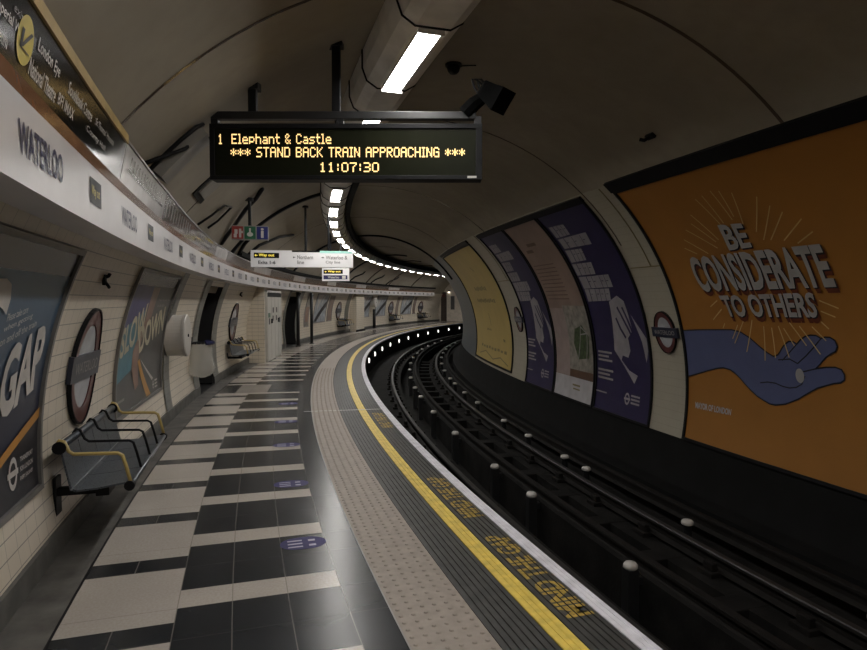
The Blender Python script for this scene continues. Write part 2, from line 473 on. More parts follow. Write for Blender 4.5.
# platform slab surfaces
structure('floor', sweep([(1.109, 0), (1.31, 0), (2.165, 0), (2.708, 0)], S0, S1, .4, closed=False, uv='so'), M['floor'])
structure('floor_gutter', sweep([(2.716, 0), (3.02, 0)], S0, S1, .4, closed=False), M['gutter'])
structure('trim_8', sweep([(2.704, .0015), (2.718, .0015)], S0, S1, .4, closed=False), M['blackpaint'])
# tactile strip with its blisters
bm = sweep([(.707, 0), (.707, .004), (1.109, .004), (1.109, 0)], S0, S1, .4)
for i in range(int(13 / .0667)):
    s = 2.2 + i * .0667
    for j in range(6):
        o = .741 + j * .0667
        lo = [bm.verts.new(W(s + .0135 * math.cos(k * pi / 4), o + .0135 * math.sin(k * pi / 4), .004)) for k in range(8)]
        hi = [bm.verts.new(W(s + .008 * math.cos(k * pi / 4), o + .008 * math.sin(k * pi / 4), .0095)) for k in range(8)]
        for k in range(8): bm.faces.new((lo[k], lo[(k + 1) % 8], hi[(k + 1) % 8], hi[k]))
        bm.faces.new(hi)
structure('floor_tactile_strip', bm, M['tactile'])
structure('trim_9', sweep([(1.103, .0045), (1.111, .0045)], S0, S1, .4, closed=False), M['textgrey'])
RIB, GRV = .0385, .011
def ribs(o0, o1):
    n = round((o1 - o0) / RIB); p = (o1 - o0) / n; pr = []
    for i in range(n):
        a = o0 + i * p
        pr += [(a + GRV / 2, -.008), (a + GRV / 2 + .002, 0), (a + p - GRV / 2 - .002, 0), (a + p - GRV / 2, -.008)]
    return pr
structure('floor_nosing_inner', sweep(ribs(.435, .707), S0, S1, .4, closed=False), M['nosing'])
structure('floor_nosing_outer', sweep(ribs(.093, .322), S0, S1, .4, closed=False), M['nosing'])
structure('floor_yellow_line', sweep([(.322, -.006), (.324, .0008), (.358, .0008), (.360, -.003), (.363, -.003), (.365, .0008), (.392, .0008), (.394, -.003), (.397, -.003), (.399, .0008), (.433, .0008), (.435, -.006)], S0, S1, .4, closed=False), M['yellow'])
structure('floor_white_edge', sweep([(.093, -.006), (.092, .001), (.064, .001), (.062, -.002), (.060, .001), (.034, .001), (.032, -.002), (.030, .001), (.004, .001), (0, -.004), (0, -.055), (.02, -.06)], S0, S1, .4, closed=False), M['white'])
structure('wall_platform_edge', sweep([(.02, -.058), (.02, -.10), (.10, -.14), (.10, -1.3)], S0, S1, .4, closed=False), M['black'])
structure('floor_expansion_joint', sweep([(.095, .0014), (1.22, .0062)], 9.475, 9.507, .05, closed=False), M['textwhite'])
# track bed with the central pit
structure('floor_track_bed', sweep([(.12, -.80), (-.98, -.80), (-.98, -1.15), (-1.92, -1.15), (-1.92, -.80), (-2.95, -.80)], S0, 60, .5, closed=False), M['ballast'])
structure('trim_10', sweep([(-2.80, -.80), (-2.80, -.60), (-3.0, -.58), (-3.0, -.80)], S0, 60, .5), M['black'])
# ends
bm = bmesh.new(); bm.faces.new([bm.verts.new(W(S0, *p)) for p in arc(VC, -25, 205, 40)] + [bm.verts.new(W(S0, -2.9, -1.3)), bm.verts.new(W(S0, 2.9, -1.3))])
structure('wall_back', bm, M['endwall'])
bm = bmesh.new(); bm.faces.new([bm.verts.new(W(60, *p)) for p in arc(VC, -25, 205, 40)] + [bm.verts.new(W(60, -2.9, -1.3)), bm.verts.new(W(60, 2.9, -1.3))])
structure('wall_tunnel_end', bm, M['black'])
bm = bmesh.new(); bm.faces.new([bm.verts.new(W(S1, *p)) for p in [(.1, -1.2), (3.1, -1.2)] + [(lining_o(.1 + k * .25), .1 + k * .25) for k in range(9)] + [(o, vault_z(o)) for o in (2.5, 2.2, 1.8, 1.4, 1.0, .5, .1)]])
structure('wall_end', bm, M['endwall'])
# ring joints of the vault (raised dark ribs)
for i, (s, w, m, a0, a1) in enumerate([(4.30, .03, 'panelbrown', 30, 150), (7.45, .02, 'panelbrown', 30, 146), (11.85, .10, 'blackpaint', 38, 82), (11.75, .02, 'panelbrown', 82, 146), (16.0, .03, 'panelbrown', 36, 146),
                                   (20.2, .12, 'blackpaint', 38, 146), (24.4, .04, 'panelbrown', 36, 100), (28.6, .12, 'blackpaint', 38, 100), (32.8, .05, 'panelbrown', 38, 100), (37., .10, 'panelbrown', 38, 100), (41.2, .05, 'panelbrown', 38, 100)]):
    d = .004 if w < .05 else .05
    outer = arc(VC, a0, a1, 40, -.001); inner = arc(VC, a0, a1, 40, -d)
    bm = sweep(outer + inner[::-1], s - w / 2, s + w / 2, .2, caps=True)
    structure('trim_%d' % (11 + i), bm, M[m])
# tiled pier with its near face, and the far pier
def pier(name, s0, s1, o, z1, kind='structure'):
    bm = bmesh.new(); lay = bm.loops.layers.uv.verify()
    def quad(pts, uvs):
        f = bm.faces.new([bm.verts.new(W(*p)) for p in pts])
        for lp, u in zip(f.loops, uvs): lp[lay].uv = u
    ob = 3.2
    for s in (s0, s1):
        quad([(s, o, 0), (s, ob, 0), (s, ob, z1), (s, o, z1)], [(0, 0), (ob - o, 0), (ob - o, z1), (0, z1)])
    n = 4
    for i in range(n):
        a = s0 + (s1 - s0) * i / n; b = s0 + (s1 - s0) * (i + 1) / n
        quad([(a, o, 0), (b, o, 0), (b, o, z1), (a, o, z1)], [(a, 0), (b, 0), (b, z1), (a, z1)])
    quad([(s0, o, z1), (s1, o, z1), (s1, ob, z1), (s0, ob, z1)], [(0, 0)] * 4)
    return structure(name, bm, M['tile'])
pier('wall_pier', 16.5, 18.95, 2.57, 2.0)
pier('wall_pier_far', 31.7, 33.1, 2.62, 2.0)
structure('trim_23', sweep([(2.565, .0), (2.565, .09), (2.62, .09), (2.62, 0)], 31.65, 33.1, .4), M['blackpaint'])

# ------------------------------------------------------------------ ceiling light trough and its strip lights
def TR(d, h): return (.69 + d, 3.27 + h)
root = thing('light_trough', 'grey metal lighting trough curving along the vault over the platform', 'light trough', frame(4, .69, 3.27))
part('casing', sweep([TR(-.11, .0), TR(.11, .0), TR(.19, .05), TR(.225, .14), TR(.225, .28), TR(.19, .33), TR(-.19, .37), TR(-.225, .34), TR(-.225, .14), TR(-.19, .05)], S0, 46.5, .4), M['trough'], root)
LP0, LPER, LLEN = 4.28, 1.815, 1.085
lights = []
for k in range(-4, 23):
    a = LP0 + k * LPER; mid = a + LLEN / 2
    if k < 0: lab = 'strip light in the ceiling trough, ' + ORD[-k - 1] + ' one overhead before the near strip light'
    elif k == 0: lab = 'long white strip light in the trough above the amber display board'
    elif k == 1: lab = 'strip light in the trough seen through the slot over the display board'
    elif k == 2: lab = 'strip light in the trough hidden behind the amber display board'
    else: lab = 'small white strip light, ' + ORD[k - 3] + ' below the display board along the curving trough'
    Mx = frame(mid, .69, 3.27)
    if not lights:
        r = thing('strip_light', lab, 'light', Mx, 'strip lights along the ceiling trough')
        b = bmesh.new(); box(b, -LLEN / 2, LLEN / 2, -.07, .07, -.004, .004); part('diffuser', b, M['light'], r, local=True)
        b = bmesh.new()
        for y in (-.082, .072): box(b, -LLEN / 2 - .01, LLEN / 2 + .01, y, y + .01, -.012, .004)
        for e in (-LLEN / 2 - .012, LLEN / 2 + .002): box(b, e, e + .01, -.082, .082, -.034, .004)  # deep end lips added to block the diffuser's light at grazing angles
        part('frame', b, M['trough'], r, local=True)
        for e in (-LLEN / 2 - .03, LLEN / 2 + .03):
            b = bmesh.new(); pts = [(e, d, h) for d, h in [(-.228, .30), (-.228, .14), (-.193, .047), (-.112, -.004), (.112, -.004), (.193, .047), (.228, .14), (.228, .28)]]
            tube(b, pts, .007, 5); part('strap', b, M['blackpaint'], r, local=True)
        lights.append(r)
    else: lights.append(copy_thing(lights[0], Mx, lab))
single('trough_side_strip', sweep([(.44, 3.43), (.34, 3.43), (.34, 3.61), (.44, 3.61)], 9.3, 46.5, .5), M['black'], 'black strip running along the trough on its track side', 'cable tray', Mx=frame(9.3, .22, 3.36))  # plain black box added along the dark band beside the trough

# ------------------------------------------------------------------ amber display board
BY = 4.5; PX = .00732
def BX(u): return (u - 433.5) * PX
def BZ(v): return CAMH + (300.43 - v) * PX
Mb = Matrix.Translation((BX(347), BY, BZ(183)))
x0, x1, z0, z1 = -1.618, .352, 2.484, 2.884
root = thing('display_board', 'black hanging train display board with three rows of amber lettering', 'display board', Mb)
b = bmesh.new(); box(b, x0, x1, BY, BY + .12, z0, z1, bev=.006); part('casing', b, M['blackpaint'], root)
b = bmesh.new()
for q in ((x0, x1, z1 - .035, z1), (x0, x1, z0, z0 + .03), (x0, x0 + .035, z0 + .03, z1 - .035), (x1 - .045, x1, z0 + .03, z1 - .035)):
    box(b, q[0], q[1], BY - .018, BY, q[2], q[3], bev=.003)
part('bezel', b, M['blackpaint'], root)
b = bmesh.new(); box(b, x0 + .036, x1 - .046, BY - .006, BY - .001, z0 + .031, z1 - .036); part('window', b, M['boardglass'], root)
FONT = {'1': '00100 01100 00100 00100 00100 00100 01110', 'E': '11111 10000 10000 11110 10000 10000 11111', 'l': '110 010 010 010 010 010 111', 'e': '00000 00000 01110 10001 11111 10000 01111',
 'p': '00000 00000 11110 10001 10001 11110 10000', 'h': '10000 10000 11110 10001 10001 10001 10001', 'a': '00000 00000 01110 00001 01111 10001 01111', 'n': '00000 00000 11110 10001 10001 10001 10001',
 't': '0100 0100 1111 0100 0100 0100 0011', '&': '01100 10010 10100 01000 10101 10010 01101', 'C': '01110 10001 10000 10000 10000 10001 01110', 's': '00000 00000 01111 10000 01110 00001 11110',
 '*': '00000 00100 10101 01110 10101 00100 00000', 'S': '01111 10000 10000 01110 00001 00001 11110', 'T': '11111 00100 00100 00100 00100 00100 00100', 'A': '01110 10001 10001 11111 10001 10001 10001',
 'N': '10001 11001 11001 10101 10011 10011 10001', 'D': '11110 10001 10001 10001 10001 10001 11110', 'B': '11110 10001 10001 11110 10001 10001 11110', 'K': '10001 10010 10100 11000 10100 10010 10001',
 'R': '11110 10001 10001 11110 10100 10010 10001', 'I': '111 010 010 010 010 010 111', 'P': '11110 10001 10001 11110 10000 10000 10000', 'O': '01110 10001 10001 10001 10001 10001 01110',
 'H': '10001 10001 10001 11111 10001 10001 10001', 'G': '01110 10001 10000 10111 10001 10001 01111', '0': '01110 10001 10001 10001 10001 10001 01110', '7': '11111 00001 00010 00100 00100 00100 00100',
 '3': '11110 00001 00001 01110 00001 00001 11110', ':': '000 010 010 000 010 010 000', ' ': '000 000 000 000 000 000 000'}
def led(txt, u0, u1, v0, v1, z=BY - .0085):
    cols = sum(len(FONT[c].split()[0]) + 1 for c in txt) - 1
    dx = (BX(u1) - BX(u0)) / cols; dz = (BZ(v0) - BZ(v1)) / 7; b = bmesh.new(); x = BX(u0)
    for c in txt:
        rows = FONT[c].split()
        for i, r in enumerate(rows):
            for j, ch in enumerate(r):
                if ch == '1':
                    a = x + j * dx; t = BZ(v0) - i * dz
                    b.faces.new([b.verts.new((q[0], z, q[1])) for q in ((a + dx * .03, t - dz * .94), (a + dx * .97, t - dz * .94), (a + dx * .97, t - dz * .06), (a + dx * .03, t - dz * .06))])
        x += (len(rows[0]) + 1) * dx
    return b
part('lettering', led('1', 220.5, 225.5, 136.2, 146.2), M['led'], root)
part('lettering', led('Elephant & Castle', 234, 332.5, 136, 146), M['led'], root)
part('lettering', led('*** STAND BACK TRAIN APPROACHING ***', 233, 464.5, 149, 159), M['led'], root)
part('lettering', led('11:07:30', 320.5, 379.5, 164, 173.5), M['led'], root)
b = bmesh.new(); box(b, BX(467), BX(476), BY - .020, BY - .017, BZ(179.6), BZ(177.6)); part('maker_label', b, M['textwhite'], root, 'small white label')
zb = BZ(119); zt = BZ(111.5)
b = bmesh.new(); box(b, BX(211), BX(476), BY + .05, BY + .11, zb, zt, bev=.004); part('crossbar', b, M['dark'], root)
for u in (214, 340, 478):
    b = bmesh.new(); box(b, BX(u) - .025, BX(u) + .025, BY + .055, BY + .105, z1, zb + .02); part('bracket', b, M['dark'], root)
for u, top in ((252, 3.16), (336, 3.47)):
    b = bmesh.new(); box(b, BX(u) - .03, BX(u) + .03, BY + .055, BY + .105, zt, top + .0, bev=.004)
    box(b, BX(u) - .10, BX(u) + .05, BY + .03, BY + .13, top - .01, top + .05, bev=.004); part('hanger_post', b, M['blackpaint'], root)

# camera on the end of the crossbar
Mc = Matrix.Translation((BX(478), BY + .08, BZ(108)))
root = thing('surveillance_camera', 'black surveillance camera tilted on the end of the display board crossbar', 'camera', Mc)
b = bmesh.new(); tube(b, [(BX(465), BY + .08, BZ(113)), (BX(474), BY + .06, BZ(104)), (BX(483), BY + .05, BZ(98))], [.06, .055, .045], 8); part('bracket', b, M['matt'], root)
ax = Vector((BX(503) - BX(485), -.10, BZ(108) - BZ(91))).normalized()
Mh = Matrix.Translation((BX(486), BY + .03, BZ(92))) @ ax.to_track_quat('Z', 'Y').to_matrix().to_4x4()
b = bmesh.new(); lathe(b, [(.0, -.03), (.06, -.03), (.085, .0), (.105, .11), (.125, .18), (.0, .18)], 4, Mh @ Matrix.Rotation(pi / 4, 4, 'Z')); part('housing', b, M['matt'], root)
for du in (0, 5):
    b = bmesh.new(); tube(b, [(BX(480 + du), BY + .05, BZ(98)), (BX(474 + du), BY + .05, BZ(88)), (BX(472 + du), BY + .05, BZ(80)), (BX(476 + du), BY + .05, BZ(80.5)), (BX(486 + du * .6), BY + .04, BZ(89))], .008, 6); part('cable', b, M['blackpaint'], root)

# vault fittings
def vault_frame(s, o):
    n = Vector((o - VC[0], 0)).x
    z = vault_z(o); Mx = frame(s, o, z)
    a = math.atan2(z - VC[1], o - VC[0])          # inward normal in (o,z) is -(cos a, sin a)
    R = Matrix.Rotation(-(pi / 2 - a), 4, 'X')
    return Mx @ R
Mx = vault_frame(5.84, .03)
root = thing('dome_camera', 'small black dome fitting on the vault beside the first strip light', 'dome camera', Mx)
b = bmesh.new(); lathe(b, [(0, -.02), (.075, -.02), (.075, .0)], 16, Mx); part('base', b, M['dark'], root)
b = bmesh.new(); lathe(b, [(0, -.09), (.03, -.085), (.05, -.065), (.058, -.04), (.06, -.018)], 16, Mx); part('dome', b, M['blackpaint'], root, smooth=True)
b = bmesh.new(); tube(b, [(-.02, -.04, -.02), (-.06, -.14, -.02), (-.06, -.19, -.015)], .006, 5, Mx); part('cable', b, M['blackpaint'], root)
Mx = vault_frame(5.57, -1.81)
root = thing('vault_bracket', 'small black bracket alone on the vault above the orange poster', 'bracket', Mx)
b = bmesh.new(); box(b, -.06, .05, -.03, .03, -.03, .0, Mx, bev=.008); part('base', b, M['blackpaint'], root)
b = bmesh.new(); tube(b, [(0, 0, -.02), (.02, .02, -.07), (.05, .05, -.075)], .018, 7, Mx); part('hook', b, M['blackpaint'], root)
# long grey box, square plate, cable runs on the platform-side vault
def vault_strip(name, s0, s1, o0, o1, depth, m, label, cat):
    o = (o0 + o1) / 2
    Mx = frame((s0 + s1) / 2, o, vault_z(o))
    bm = bmesh.new(); n = 6; rows = []
    for i in range(n + 1):
        oo = o0 + (o1 - o0) * i / n; a = math.atan2(vault_z(oo) - VC[1], oo - VC[0])
        pts = []
        for (ss, d) in ((s0, .0), (s0, depth), (s1, depth), (s1, .0)):
            pts.append(bm.verts.new(W(ss, VC[0] + (VC[2] - d) * math.cos(a), VC[1] + (VC[2] - d) * math.sin(a))))
        rows.append(pts)
    for A, B in zip(rows, rows[1:]):
        for k in range(4): bm.faces.new((A[k], A[(k + 1) % 4], B[(k + 1) % 4], B[k]))
    bm.faces.new(rows[0]); bm.faces.new(rows[-1])
    return Mx, bm
Mx, bm = vault_strip('', 5.32, 5.60, 2.12, 2.44, .10, None, '', '')
root = thing('equipment_box', 'long pale grey box on the vault above the frieze beside the display board', 'equipment box', Mx)
part('casing', bm, M['greybox'], root)
b = bmesh.new(); tube(b, [W(5.22, o, vault_z(o) - .06) for o in (2.46, 2.35, 2.22, 2.12)] + [W(5.3, 2.08, vault_z(2.08) - .05)], .015, 6); part('conduit', b, M['blackpaint'], root, smooth=True)
Mx, bm = vault_strip('', 7.08, 7.52, 2.10, 2.30, .03, None, '', '')
root = thing('access_plate', 'small square grey plate in a dark frame beside the display board edge', 'access plate', Mx)
part('plate', bm, M['greybox'], root)
Mx2, bm = vault_strip('', 7.00, 7.60, 2.06, 2.34, .015, None, '', ''); part('frame', bm, M['blackpaint'], root)
def cable(pts, r, label):
    Mx = frame(pts[0][0], pts[0][1], vault_z(pts[0][1]))
    b = bmesh.new(); tube(b, [W(s, o, vault_z(o) - d) for s, o, d in pts], r, 6)
    single('cable', b, M['blackpaint'], label, 'cable', Mx=Mx, smooth=True)
cable([(5.9, 1.98, .03), (5.75, 2.1, .03), (5.5, 2.1, .05), (5.3, 2.2, .12), (5.05, 2.45, .03)], .014, 'black cable over the grey box beside the display board')
cable([(8.3, 2.45, .02), (8.4, 2.30, .06), (8.45, 2.16, .07), (8.9, 2.12, .06), (9.0, 2.3, .05), (8.95, 2.42, .02)], .014, 'looped black cable on the vault below the square plate')
cable([(9.3, 1.75, .02), (9.5, 1.85, .06), (9.7, 2.0, .06), (10.6, 2.46, .02)], .03, 'thick black cable on the vault by the red, green and blue sign')
cable([(12.6, 2.48, .02), (12.2, 2.3, .05), (11.95, 2.05, .07)], .035, 'black cable dropping beside the dark vault rib')
cable([(18.6, 2.47, .02), (18.8, 2.2, .05), (19.4, 1.95, .05), (19.6, 1.9, .01)], .03, 'black cable climbing the vault above the small way out sign')
for q, (c, lab) in enumerate(((26.2, 'first'), (29.8, 'second'), (33.6, 'third'), (36.4, 'fourth'))):
    cable([(c, 2.44, .02), (c + .2, 2.2, .06), (c + .9, 2.0, .06), (c + 1.0, 1.9, .01)], .035, 'short black cable on the distant vault above the frieze, ' + lab + ' beyond the way out sign')
cable([(13.4, 2.45, .02), (13.5, 2.2, .06), (14.4, 1.9, .05), (15.5, 1.7, .02)], .03, 'black cable on the vault behind the direction sign')
single('cable_trunking', sweep([(2.48, 2.455), (2.40, 2.455), (2.38, 2.54), (2.42, 2.55)], 12.5, 45.8, .5), M['black'], 'black cable trunking lying along the top of the frieze', 'cable trunking', Mx=frame(12.5, 2.42, 2.40))

# ------------------------------------------------------------------ hanging signs
def sign_board(name, label, cat, s, o0, o1, z0, z1, posts, mface):
    """board across the platform at station s; o0 > o1; faces towards the near end"""
    Mx = frame(s, (o0 + o1) / 2, z0)
    r = thing(name, label, cat, Mx)
    w = (o0 - o1) / 2; h = z1 - z0
    b = bmesh.new(); box(b, 0, .10, -w, w, 0, h, bev=.006); part('casing', b, mface, r, local=True)
    for y in posts:
        yy = y - (o0 + o1) / 2; zt = vault_z(y) - z0
        b = bmesh.new(); tube(b, [(.05, yy, h - .01), (.05, yy, zt - .01)], .022, 8); lathe(b, [(.06, -.03), (.06, .01)], 10, Matrix.Translation((.05, yy, zt - .02))); part('hanger', b, M['blackpaint'], r, local=True)
    return r, w, h
def on_board(r, name, polys, m, x=-.004, lab=None):
    b = flat(polys)
    for v in b.verts: v.co = Vector((x, -v.co.x, v.co.y))     # polys drawn as read: a to the reader's right, b up
    return part(name, b, m, r, lab, local=True)
def text_board(r, txt, a0, a1, b0, b1, m, x=-.007, bold=.02):
    b = text_quad(txt, tq(a0, a1, b0, b1), bold)
    for v in b.verts: v.co = Vector((x, -v.co.x, v.co.y))
    return part('lettering', b, m, r, local=True)
def arrow(cx, cy, k, right=False):
    d = 1 if right else -1
    return [[(cx + d * k, cy), (cx, cy + k * .8), (cx, cy - k * .8)], rect(min(cx, cx - d * k), max(cx, cx - d * k), cy - k * .22, cy + k * .22)]
r, w, h = sign_board('direction_sign', 'long white hanging direction sign with way out and line names', 'sign', 12.6, 2.25, .31, 2.25, 2.57, (1.22, .78), M['signwhite'])
on_board(r, 'panel', [rect(-w + .06, -w + .53, .17, .27)], M['blackpaint'], lab='black panel')
text_board(r, 'Way out', -w + .15, -w + .44, .185, .255, M['signyellow'])
on_board(r, 'arrow', arrow(-w + .10, .22, .03), M['signyellow'], -.007)
text_board(r, 'Exits 1-6', -w + .14, -w + .46, .055, .12, M['ink'])
on_board(r, 'strip', [rect(-.20, .33, h - .03, h + .0)], M['blackpaint'], lab='black line strip')
text_board(r, 'Northern', -.10, .20, .155, .23, M['textgrey']); text_board(r, 'line', -.10, .03, .06, .13, M['textgrey'])
on_board(r, 'arrow', arrow(-.16, .19, .025), M['ink'], -.007)
on_board(r, 'strip', [rect(.33, w, h - .045, h + .0)], M['signteal'], lab='pale teal line strip')
text_board(r, 'Waterloo &', .44, .86, .155, .23, M['textgrey']); text_board(r, 'City line', .44, .72, .06, .13, M['textgrey'])
on_board(r, 'arrow', arrow(.385, .19, .025, True), M['ink'], -.007)
r, w, h = sign_board('way_out_sign', 'small white hanging sign with a yellow and a navy strip under the long sign', 'sign', 18., 1.24, .48, 2.16, 2.52, (1.0, .72), M['signwhite'])
on_board(r, 'panel', [rect(-w + .04, w - .18, .20, .32)], M['blackpaint'], lab='black panel')
text_board(r, 'Way out', -w + .16, w - .24, .225, .295, M['signyellow']); on_board(r, 'arrow', arrow(-w + .10, .26, .03), M['signyellow'], -.007)
on_board(r, 'panel', [rect(-w + .04, w - .05, .045, .16)], M['signnavy'], lab='navy panel')
text_board(r, 'Waterloo', -w + .16, w - .28, .07, .135, M['textwhite']); on_board(r, 'symbol', [rect(w - .2, w - .10, .06, .145)], M['textwhite'], -.007)
r, w, h = sign_board('icon_sign', 'small hanging sign of red, green and blue symbol squares', 'sign', 9.36, 2.17, 1.68, 2.445, 2.64, (1.93,), M['textgrey'])
t = 2 * w / 3
for i, (m, nm) in enumerate((('iconred', 'red'), ('icongreen', 'green'), ('iconblue', 'blue'))):
    on_board(r, 'panel', [rect(-w + i * t + .008, -w + (i + 1) * t - .008, .012, h - .012)], M[m], lab=nm + ' symbol square')
on_board(r, 'symbol', [rect(-w + .03, -w + .07, .03, .08), rect(-w + .04, -w + .08, .08, .14), rect(-w + .10, -w + .13, .03, .15), rect(-w + .11, -w + .15, .09, .12)], M['textwhite'], -.007)
on_board(r, 'symbol', [ellipse(-w + t * 1.5, .075, .042, .03, 14), rect(-w + t * 1.5 - .012, -w + t * 1.5 + .012, .10, .16)], M['textwhite'], -.007)
b = text_quad('i', tq(-w + t * 2.5 - .02, -w + t * 2.5 + .02, .03, .165), .03)
for v in b.verts: v.co = Vector((-.007, -v.co.x, v.co.y))
part('symbol', b, M['textwhite'], r, local=True)

# ------------------------------------------------------------------ the frieze along the platform wall
root = thing('station_frieze', 'long white and brown name frieze running along the top of the tiled wall', 'frieze', frame(4, 2.45, 1.93))
F1 = 45.6
part('name_band', sweep([(2.432, 1.937), (2.430, 2.185), (2.60, 2.19), (2.60, 1.94), (2.505, 1.937)], S0, F1, .4), M['band'], root, 'white name band')
part('shadow_gap_board', sweep([(2.60, 1.96), (2.60, 2.19), (2.70, 2.19), (2.72, 2.03)], S0, F1, .4), M['blackpaint'], root, 'black board for the shadow gap')  # black board paints in the shadow gap between frieze and tiles
part('line_stripe', sweep([(2.4295, 2.186), (2.4285, 2.239), (2.50, 2.239), (2.50, 2.186)], S0, F1, .4), M['brown'], root, 'brown stripe')
def ZT(s): return 2.46 if s < 6 else max(2.40, 2.46 - .06 * (s - 6) / 3.5)
def trim_pt(s, a, b):
    ov = VC[0] + math.sqrt(VC[2] ** 2 - (ZT(s) - VC[1]) ** 2)
    return W(s, 2.392 + (ov - 2.392) * a, ZT(s) + b)
part('top_trim', sweep([(0, -.012), (0, .035), (.25, .045), (1., .03), (1., .0)], S0, 4.29, .4, fn=trim_pt), M['gold'], root, 'yellowed trim')
part('top_trim', sweep([(0, -.004), (0, .012), (.25, .02), (1., .03), (1., .0)], 4.29, F1, .4, fn=trim_pt), M['frame'], root, 'grey trim')
def FU(s, b, h=0.):           # upper face: b from 0 (bottom) to 1 (top)
    return W(s, 2.442 - .042 * b - h, 2.241 + (ZT(s) - 2.241) * b)
def FB(s, b, h=0.):           # name band face
    return W(s, 2.432 - .002 * b - h, 1.937 + .248 * b)
pan = [(S0, 4.28, 'panelblack'), (4.30, 5.86, 'panelpale'), (5.88, 7.5, 'panelbrown'), (7.52, 9.68, 'panelbrown'), (9.7, 10.9, 'panelpale'), (10.92, 14.33, 'panelbrown'), (14.35, 16.68, 'panelpale'), (16.7, 20.26, 'panelbrown'),
       (20.28, 22.11, 'panelpale'), (22.13, 25.9, 'panelbrown'), (25.92, 27.4, 'panelpale'), (27.42, 31.0, 'panelbrown'), (31.02, 32.8, 'panelpale'), (32.82, 37, 'panelbrown'), (37.02, 39, 'panelpale'), (39.02, F1, 'panelbrown')]
for a, b, m in pan:
    bm = sweep([(0, .0), (1, .0), (1, -.05), (0, -.05)], a, b, .4, fn=lambda s, bb, h: FU(s, bb, h))
    lab = {'panelblack': 'black direction panel', 'panelpale': 'pale panel', 'panelbrown': 'dark brown panel'}[m]
    part('panel', bm, M[m], root, lab)
def ftext(txt, a0, a1, b0, b1, m, bold=.0): 
    part('lettering', wrap(text_quad(txt, tq(a0, a1, b0, b1), bold), FU, .003), M[m], root)
ftext('London Eye', 2.82, 3.06, .49, .72, 'textwhite', .015); ftext('National Theatre', 2.78, 3.06, .15, .38, 'textwhite', .015)
ftext('Southbank Centre', 3.18, 3.55, .50, .70, 'textwhite', .015); ftext('BFI IMAX', 3.09, 3.30, .20, .38, 'textwhite', .015)
ftext("St Thomas' Hospital", 3.62, 4.0, .52, .69, 'textwhite'); ftext('County Hall', 3.50, 3.86, .26, .40, 'textwhite')
ftext('Imperial War', 2.48, 2.70, .40, .56, 'textwhite', .015); ftext('Museum', 2.48, 2.60, .14, .30, 'textwhite', .015); ftext('exits for', 2.60, 2.76, .62, .72, 'textgrey')
part('roundel_arrow', wrap(flat([ellipse(2.715, .47, .066, .31, 24)]), FU, .003), M['textyellow'], root, 'yellow arrow disc')
part('arrow', wrap(flat(stroke([(2.752, .61), (2.692, .37)], .018) + stroke([(2.683, .57), (2.683, .34), (2.748, .34)], .02)), FU, .005), M['ink'], root)
for i in range(22):
    a = 5.96 + i * .07
    part('lettering', wrap(flat([rect(a, a + .03, .18 + .05 * (i % 3), .80 - .08 * (i % 2))]), FU, .003), M['textgrey'], root) if i % 2 == 0 else None
part('lettering', wrap(flat([rect(7.9 + .16 * i, 8.02 + .16 * i, .55, .75) for i in range(9)] + [rect(7.9 + .16 * i, 8.0 + .16 * i, .22, .40) for i in range(8)]), FU, .003), M['textgrey'], root)
part('line_diagram', wrap(flat([rect(4.42, 5.75, .40, .48)] + [rect(4.47 + .09 * i, 4.495 + .09 * i, .48, .80) for i in range(14)]), FU, .003), M['panelbrown'], root)
for i in range(27):
    c = 2.90 + i * 1.595
    part('lettering', wrap(text_quad('WATERLOO', tq(c - .235, c + .235, .32, .72), .02), FB, .003), M['navy'], root)
    q = 3.66 + i * 1.595
    p = part('panel', wrap(flat([rect(q - .11, q + .11, .34, .78)]), FB, .003), M['ink'], root, 'small black way out panel')
    part('lettering', wrap(text_quad('Way out', tq(q - .085, q + .07, .44, .66), .01), FB, .005), M['textyellow'], p)

# ------------------------------------------------------------------ posters
def poster(name, label, cat, surf, a0, a1, b0, b1, fw=.04, mframe='frame', msheet='postergrey', uv=False, fh=.03, group=None):
    am = (a0 + a1) / 2
    p0 = surf(am, b0, 0)
    Mx = frame(am, 0, 0); Mx.translation = p0
    r = thing(name, label, cat, Mx, group)
    bm = bmesh.new()
    for q in ((a0, a1, b0, b0 + fw), (a0, a1, b1 - fw, b1), (a0, a0 + fw, b0 + fw, b1 - fw), (a1 - fw, a1, b0 + fw, b1 - fw)):
        n = max(1, int((q[3] - q[2]) / .12))
        prof = [(q[2] + (q[3] - q[2]) * k / n, fh) for k in range(n + 1)]
        back = [(x, .002) for x, _ in prof[::-1]]
        sweep(prof + back, q[0], q[1], .3, fn=lambda s, b, h: surf(s, b, h), bm=bm)
    part('frame', bm, M[mframe], r)
    part('sheet', wrap(flat([rect(a0 + fw, a1 - fw, b0 + fw, b1 - fw)]), surf, .010, .16, uv), M[msheet], r)
    return r
def pr(r, name, polys, m, surf, h=.014, lab=None):
    return part(name, wrap(flat(polys), surf, h), M[m], r, lab)
def pt(r, txt, quad, m, surf, h=.016, bold=.0, name='lettering'):
    return part(name, wrap(text_quad(txt, quad, bold), surf, h), M[m], r)
def tflogo(r, cs, cb, rs, rb, surf, m, dirn, h=.017, text=True):
    pr(r, 'logo', ringpolys(cs, cb, rs, rb, .66, 20) + [rect(cs - rs * 1.25, cs + rs * 1.25, cb - rb * .18, cb + rb * .18)], m, surf, h)

